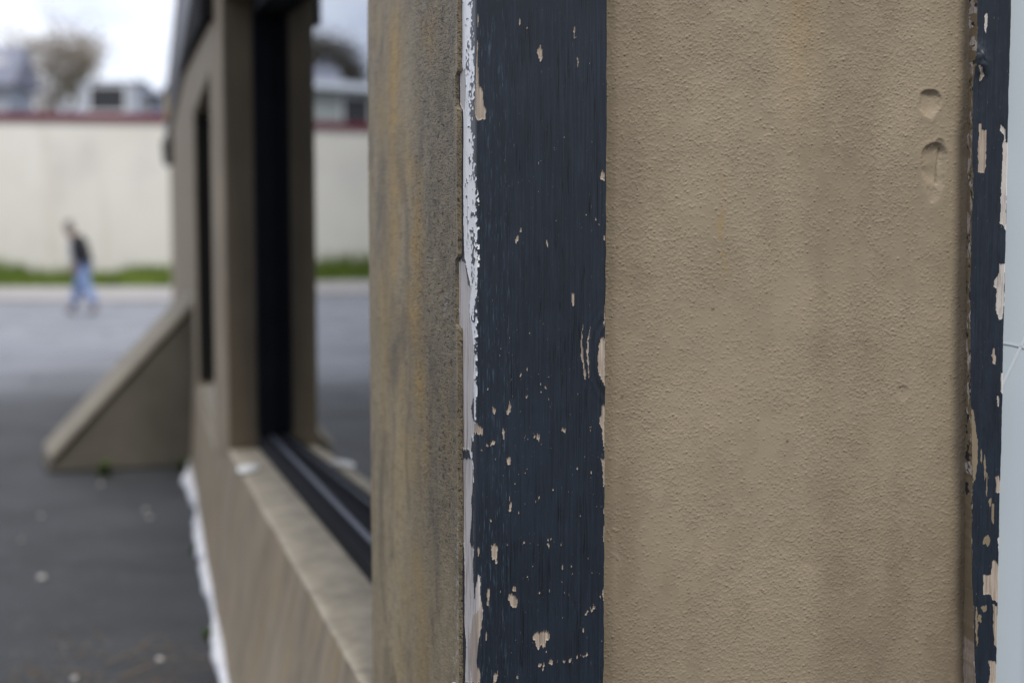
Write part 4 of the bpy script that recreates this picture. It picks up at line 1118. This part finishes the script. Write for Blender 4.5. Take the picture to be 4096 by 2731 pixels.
skinned("jacket", [(.035, 0, .93), (.00, 0, 1.10), (-.055, 0, 1.30), (-.11, 0, 1.39), (-.075, .18, 1.36), (-.02, .235, 1.10), (-.105, .23, .94), (-.075, -.18, 1.36), (.03, -.235, 1.10), (-.03, -.24, .92)],
        [(0, 1), (1, 2), (2, 3), (2, 4), (4, 5), (5, 6), (2, 7), (7, 8), (8, 9)], [(.20, .17), (.20, .17), (.215, .18), .105, .085, .062, .052, .085, .062, .052], M["jacket"], per, 1)
skinned("shirt", [(-.115, 0, .94), (-.135, 0, 1.10), (-.175, 0, 1.28), (-.175, 0, 1.36)], [(0, 1), (1, 2), (2, 3)], [(.06, .12), (.06, .12), (.055, .11), (.04, .07)], M["shirt"], per, 1)
skinned("jeans", [(0, 0, .93), (-.01, .09, .84), (-.10, .095, .49), (-.215, .095, .12), (.01, -.09, .84), (.09, -.095, .48), (.27, -.095, .16)],
        [(0, 1), (1, 2), (2, 3), (0, 4), (4, 5), (5, 6)], [(.15, .16), .13, .105, .092, .13, .105, .092], M["denim"], per)
for nm, pts in (("shoe", [(-.18, .095, .05), (-.26, .098, .045), (-.36, .10, .04)]), ("shoe", [(.29, -.095, .09), (.22, -.10, .05), (.13, -.10, .04)])):
    skinned(nm, pts, [(0, 1), (1, 2)], [.052, .05, .038], M["shoe"], per, 1)
skinned("hair", [(-.185, 0, 1.54), (-.20, 0, 1.60), (-.235, 0, 1.66), (-.285, 0, 1.655)], [(0, 1), (1, 2), (2, 3)], [(.085, .05), (.095, .075), (.085, .045), (.05, .03)], M["hair"], per, 1)

# ------------------------------------------------------------------ beyond the wall: houses and trees
M["siding"] = plain("pale_siding", (0.46, 0.51, 0.60), 0.7, 0.08, 1)
M["siding_grey"] = plain("grey_green_siding", (0.40, 0.45, 0.47), 0.7, 0.08, 1)
M["slate"] = plain("blue_grey_shingle", (0.20, 0.215, 0.28), 0.85, 0.12, 1.5)
M["dark_win"] = plain("dark_window_glass", (0.035, 0.038, 0.045), 0.12, 0.1, 3, 0.6)
M["trim"] = plain("white_trim", (0.74, 0.78, 0.84), 0.6, 0.04, 2)

def house(x0, x1, y, dep, eave, ridge, label, wall, wins, chimney=None, gable_front=False, dormer=None, roof_mat=None, ov=0.35):
    h = empty("house", ((x0 + x1) / 2, y, 0), label, "house")
    mb = MB(); mb.box(x0, x1, y, y + dep, 0, eave); mb.build("wall", wall, h)
    mb = MB()
    xm, ym = (x0 + x1) / 2, y + dep / 2
    if gable_front:
        a = [(x0 - ov, y - ov, eave), (xm, y - ov, ridge), (x1 + ov, y - ov, eave), (x0 - ov, y + dep + ov, eave), (xm, y + dep + ov, ridge), (x1 + ov, y + dep + ov, eave)]
    else:
        a = [(x0 - ov, y - ov, eave), (x0 - ov, ym, ridge), (x0 - ov, y + dep + ov, eave), (x1 + ov, y - ov, eave), (x1 + ov, ym, ridge), (x1 + ov, y + dep + ov, eave)]
    mb.poly(a, [(0, 1, 4, 3), (1, 2, 5, 4), (2, 0, 3, 5), (0, 2, 1), (3, 4, 5)])
    rf = mb.build("roof", roof_mat or M["slate"], h)
    if chimney:
        cx, cw_, ct = chimney
        mb = MB(); mb.box(cx, cx + cw_, ym - 0.4, ym + 0.4, eave, ct); mb.box(cx - .06, cx + cw_ + .06, ym - 0.46, ym + 0.46, ct, ct + 0.15); mb.build("chimney", M["trim"], rf)
    if dormer:
        dx_, dw, dz = dormer; yq = y + 0.6
        mb = MB(); mb.box(dx_, dx_ + dw, yq, ym, dz, dz + dw * 0.9); mb.build("dormer", M["trim"], rf, 0.03)
    for (a, b, zb, zt, frm) in wins:
        mb = MB(); t_ = 0.09
        mb.box(a - t_, a, y - 0.06, y - 0.002, zb - t_, zt + t_); mb.box(b, b + t_, y - 0.06, y - 0.002, zb - t_, zt + t_)
        mb.box(a, b, y - 0.058, y - 0.002, zb - t_, zb); mb.box(a, b, y - 0.058, y - 0.002, zt, zt + t_)
        wv = mb.build("window", M["trim"], h)
        mb = MB(); mb.box(a, b, y - 0.03, y - 0.003, zb, zt); mb.build("pane", M["dark_win"], wv)
    return h
# left: slate-roofed house with a pale dormer and chimney
M["pale_roof"] = plain("pale_grey_roof", (0.42, 0.46, 0.52), 0.8, 0.08, 1)
house(-30.5, -20.35, 58, 2.8, 7.3, 9.0, "pale house with a blue grey roof and small dormer behind the white wall", M["siding"],
      [(-21.6, -21.0, 6.5, 7.1, 1), (-24.9, -23.6, 6.4, 7.1, 1)], None, False, (-21.45, 0.85, 7.75))
house(-17.45, -15.25, 58, 3, 7.42, 7.62, "small white box house with one big dark window above the wall", M["siding"],
      [(-17.02, -15.62, 6.30, 7.24, 1)], ov=0.08)
house(-15.4, -14.75, 60, 4, 7.1, 7.5, "narrow blue house at the far end of the side wall", plain("blue_siding", (0.22, 0.30, 0.48), 0.7, 0.1, 1), [(-15.2, -14.95, 6.5, 7.0, 1)])
house(-37.0, -27.2, 55, 6, 7.5, 8.2, "long grey green house mirrored in the big window glass", M["siding_grey"],
      [(-30.0, -28.7, 5.9, 7.2, 1), (-33.2, -31.6, 5.9, 7.2, 1)], roof_mat=M["pale_roof"])

def tree(x, y, h, sp, n_leaf, mat, label, seed, leaf=0.10, trunk_r=0.16, low=0.35, hz=0.30):
    r = random.Random(seed)
    root = empty("tree", (x, y, 0), label, "tree", "bare spring trees beyond the white wall")
    tb = MB(); cb = MB(); tips = []
    def grow(p, d, ln, rad, lvl):
        pts = [p]; q_ = p; dd = d.copy()
        for k in range(4):
            dd = (dd + Vector((r.gauss(0, .12), r.gauss(0, .12), r.gauss(0.03, .06)))).normalized()
            q_ = q_ + dd * ln / 4; pts.append(q_)
        (tb if lvl < 3 else cb).tube(pts, [rad * (1 - 0.13 * k) for k in range(5)], 6 if lvl < 2 else 4, False)
        if lvl >= 2: tips.extend(pts[1:])
        if lvl < 4:
            for c in range(3 if lvl < 2 else 4):
                az = r.uniform(0, 6.28); el = r.uniform(0.45, 0.95)
                side_ = Vector((math.cos(az), math.sin(az), 0))
                nd = (dd * (1 - el * 0.55) + side_ * el * sp + Vector((0, 0, .25))).normalized()
                grow(pts[r.choice((2, 3, 4))], nd, ln * r.uniform(0.55, 0.75), rad * 0.55, lvl + 1)
    grow(Vector((x, y, 0)), Vector((r.uniform(-.05, .05), 0, 1)), h * low, trunk_r, 0)
    top = float(np.percentile([t_.z for t_ in tips], 96)); k_ = h / top
    tb.v = [(x + (a - x) * 1.0, b, c * k_) for a, b, c in tb.v]; cb.v = [(a, b, c * k_) for a, b, c in cb.v]
    tb.build("trunk", M["bark"], root)
    for k in range(n_leaf):
        t_ = r.choice(tips); c = Vector((t_.x + r.gauss(0, hz * 1.4), t_.y + r.gauss(0, hz), t_.z * k_ + r.gauss(0, hz)))
        a = Vector((r.gauss(0, 1), r.gauss(0, 1), r.gauss(0, 1))).normalized(); b = a.orthogonal().normalized()
        l_ = leaf * r.uniform(.5, 1.4)
        q0 = len(cb.v); cb.v += [tuple(c - a * l_), tuple(c + b * l_ * .4), tuple(c + a * l_), tuple(c - b * l_ * .4)]
        cb.f.append((q0, q0 + 1, q0 + 2, q0 + 3))
    off = root_loc(root)
    me = bpy.data.meshes.new("crown"); me.from_pydata([tuple(Vector(v) - off) for v in cb.v], [], cb.f)
    link_mesh("crown", me, mat, root)
    return root
tree(-27.0, 78, 12.4, 1.1, 3600, M["bud"], "bare brown tree directly behind the slate roofed house", 3, 0.12)
tree(-25.2, 77, 11.8, 1.15, 3000, M["bud"], "wide bare tree with brown buds right of the slate roof", 8, 0.12)
tree(-21.7, 76, 9.8, 0.25, 900, M["bud_green"], "slim tree with yellow green buds above the white house", 21, 0.10, 0.1)
tree(-23.4, 72, 7.4, 0.8, 1700, M["bud"], "low dull bushy tree between the two houses", 33, 0.08, 0.1, 0.25)
tree(-15.9, 66, 7.4, 0.8, 1500, M["bud_green"], "low yellow green tree right of the white house", 41, 0.11, 0.1, 0.25)
tree(-18.6, 70, 7.6, 0.8, 1200, M["bud"], "pale thin tree behind the white house", 47, 0.10, 0.1, 0.25)
tree(-39.4, 76, 12.6, 0.95, 6000, M["bud_dark"], "dark tree rising above the grey green house in the reflection", 55, 0.16, 0.2)
tree(-43.0, 80, 11.0, 0.8, 2500, M["bud_dark"], "shorter dark tree beside it above the grey green house", 59, 0.15)
